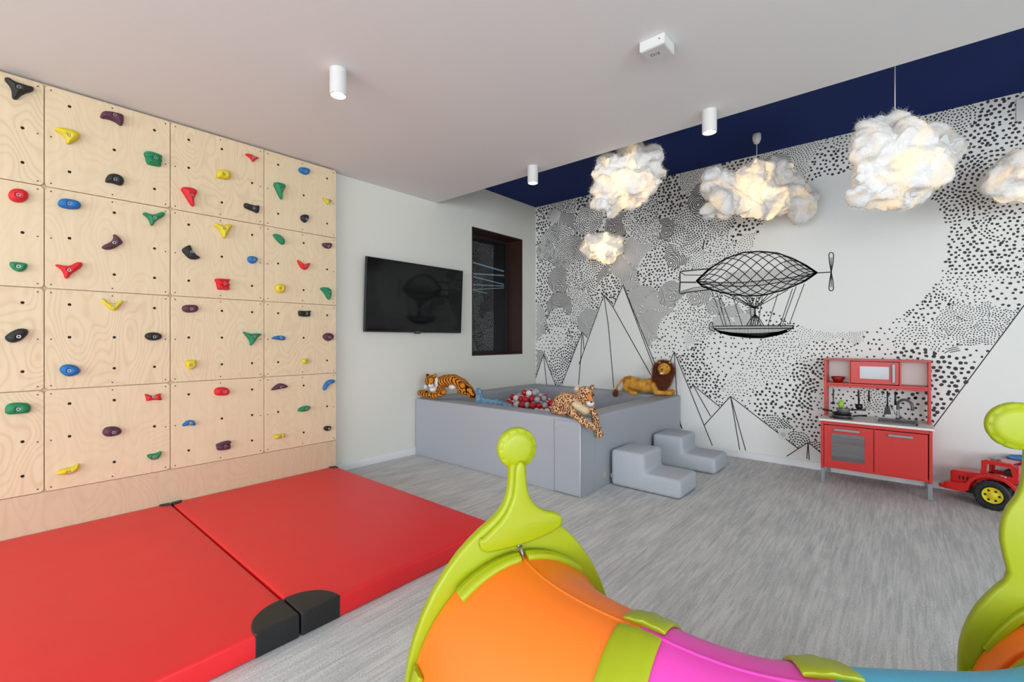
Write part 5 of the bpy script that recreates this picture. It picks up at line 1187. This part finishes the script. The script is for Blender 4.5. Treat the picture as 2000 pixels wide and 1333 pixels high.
# end panels with antenna
half = [(17, 872), (17, 935), (20, 965), (30, 990), (52, 1012), (85, 1034), (132, 1078), (180, 1150), (210, 1230), (220, 1300), (218, 1400), (212, 1470), (205, 1530)]
prof_r = [(x * 1.25 / F, H - (v - HV) * 1.25 / F) for x, v in half]
outl = prof_r + [(-x, z) for x, z in prof_r[::-1]]
hole = section(HW + .03, TP, 20, thick=.02); hole = [(x, max(z, .06)) for x, z in hole]
def sm_open(pts): return smooth_loop(pts, 1)
plate = [(-.11, 1.0), ]
antp = [(u - 1010, v) for u, v in ((929, 1040), (928, 1053), (934, 1064), (948, 1069), (1029, 1062), (1084, 1047), (1099, 1038), (1102, 1022), (1090, 1011), (1060, 1003), (1037, 985), (1024, 959), (1021, 901), (1002, 901), (999, 951), (995, 974), (979, 1005), (937, 1039))]
antp = [(x * 1.25 / F, H - (v - HV) * 1.25 / F) for x, v in antp]
lobe = [(.305, .0), (.303, .40), (.298, .467), (.277, .539), (.2457, .598), (.2127, .645), (.222, .69), (.2295, .743), (.222, .80), (.197, .85), (.189, .90), (.187, .99), (.163, .99), (.160, .90), (.145, .872), (.10, .855), (.06, .82), (.03, .79), (.0, .785)]
lobe = lobe + [(-x, z) for x, z in lobe[-2::-1]]
def end_panel(a, outward, head=False):
    c, inn = frame(a); fw_ = inn.cross(Vector((0, 0, 1))).normalized(); 
    c = c + outward * .02
    xd = RT if False else inn
    nrm_ = outward.normalized()
    Mx = Matrix(((xd.x, 0, nrm_.x, c.x), (xd.y, 0, nrm_.y, c.y), (0, 1, 0, 0), (0, 0, 0, 1)))
    me = curve_solid([smooth_loop(lobe if head else outl, 1), hole], .016, .008, 2); me.transform(Mx)
    bm = bmesh.new(); bm.from_mesh(me); bmesh.ops.recalc_face_normals(bm, faces=bm.faces); bm.to_mesh(me); bm.free()
    o = link('end_panel', me, M['lime'], tn, True); o['label'] = 'lime arched end panel'
    o.modifiers.new('es', 'EDGE_SPLIT').split_angle = math.radians(40)
    if head:
        arcp = [(x * .99, .27 + (z - .27) * 1.09 + .012) for x, z in section(HW + .035, TP, 20)[5:-5]]; ar2 = [(x * 1.06, .27 + (z - .27) * 1.07) for x, z in arcp]
        me = curve_solid([ar2 + arcp[::-1]], .011, .005, 2)
    else: me = curve_solid([smooth_loop([(x, z) for x, z in antp], 2)], .013, .009, 3)
    me.transform(Mx @ Matrix.Translation((0, 0, -.02)))
    bm = bmesh.new(); bm.from_mesh(me); bmesh.ops.recalc_face_normals(bm, faces=bm.faces); bm.to_mesh(me); bm.free()
    q = link('crown_ridge' if head else 'antenna_brace', me, M['lime'], o, True); q.modifiers.new('es', 'EDGE_SPLIT').split_angle = math.radians(50)
    # antenna disc with scalloped rim
    for dx_, zc in (((-.198, 1.011), (.198, 1.011)) if head else ((0, H - (878 - HV) * 1.25 / F),)):
        R0 = .0575; mb = MB(); n = 96
        rings = []
        for rr_, h_ in ((0, -.020), (.03, -.020), (.044, -.018), (.047, -.014), (.052, -.016), (.0555, -.010), (R0, 0), (.0555, .010), (.047, .016), (0, .018)):
            ring = []
            for k in range(n):
                th = 2 * math.pi * k / n; s_ = max(0, math.cos(th * 12)) ** 2
                rad = rr_; hh = h_
                if h_ < 0 and .051 < rr_ < .053: hh = h_ + .004 * s_
                if rr_ == R0: rad = rr_ - .0012 * s_
                ring.append(mb.bm.verts.new(Mx @ Vector((dx_ + rad * math.cos(th), zc + rad * math.sin(th), hh))))
            rings.append(ring)
        for A_, B_ in zip(rings, rings[1:]):
            for k in range(n): mb.bm.faces.new((A_[k], A_[(k + 1) % n], B_[(k + 1) % n], B_[k]))
        dd = mb.build('antenna_disc', M['lime'], o, True); dd['label'] = 'round antenna disc with scalloped rim'
    b = Mx @ Vector((.0, H - (1066 - HV) * 1.25 / F, -.026))
    MB().cyl(b, b - nrm_ * -.012, .007, n=12).tube([b, b - nrm_ * .012 + Vector((0, 0, -.006)), b - nrm_ * .02 + Vector((0, 0, -.022))], .004, 8).build('wing_screw', M['metal'], o, True)['label'] = 'grey screw'
c, inn = frame(A0); tang = Vector((inn.y, -inn.x, 0)); 
if tang.dot(FW) < 0: tang = -tang
end_panel(A0, tang)
c, inn = frame(A1); tang = Vector((inn.y, -inn.x, 0))
if tang.dot(FW) < 0: tang = -tang
end_panel(A1, tang, True)
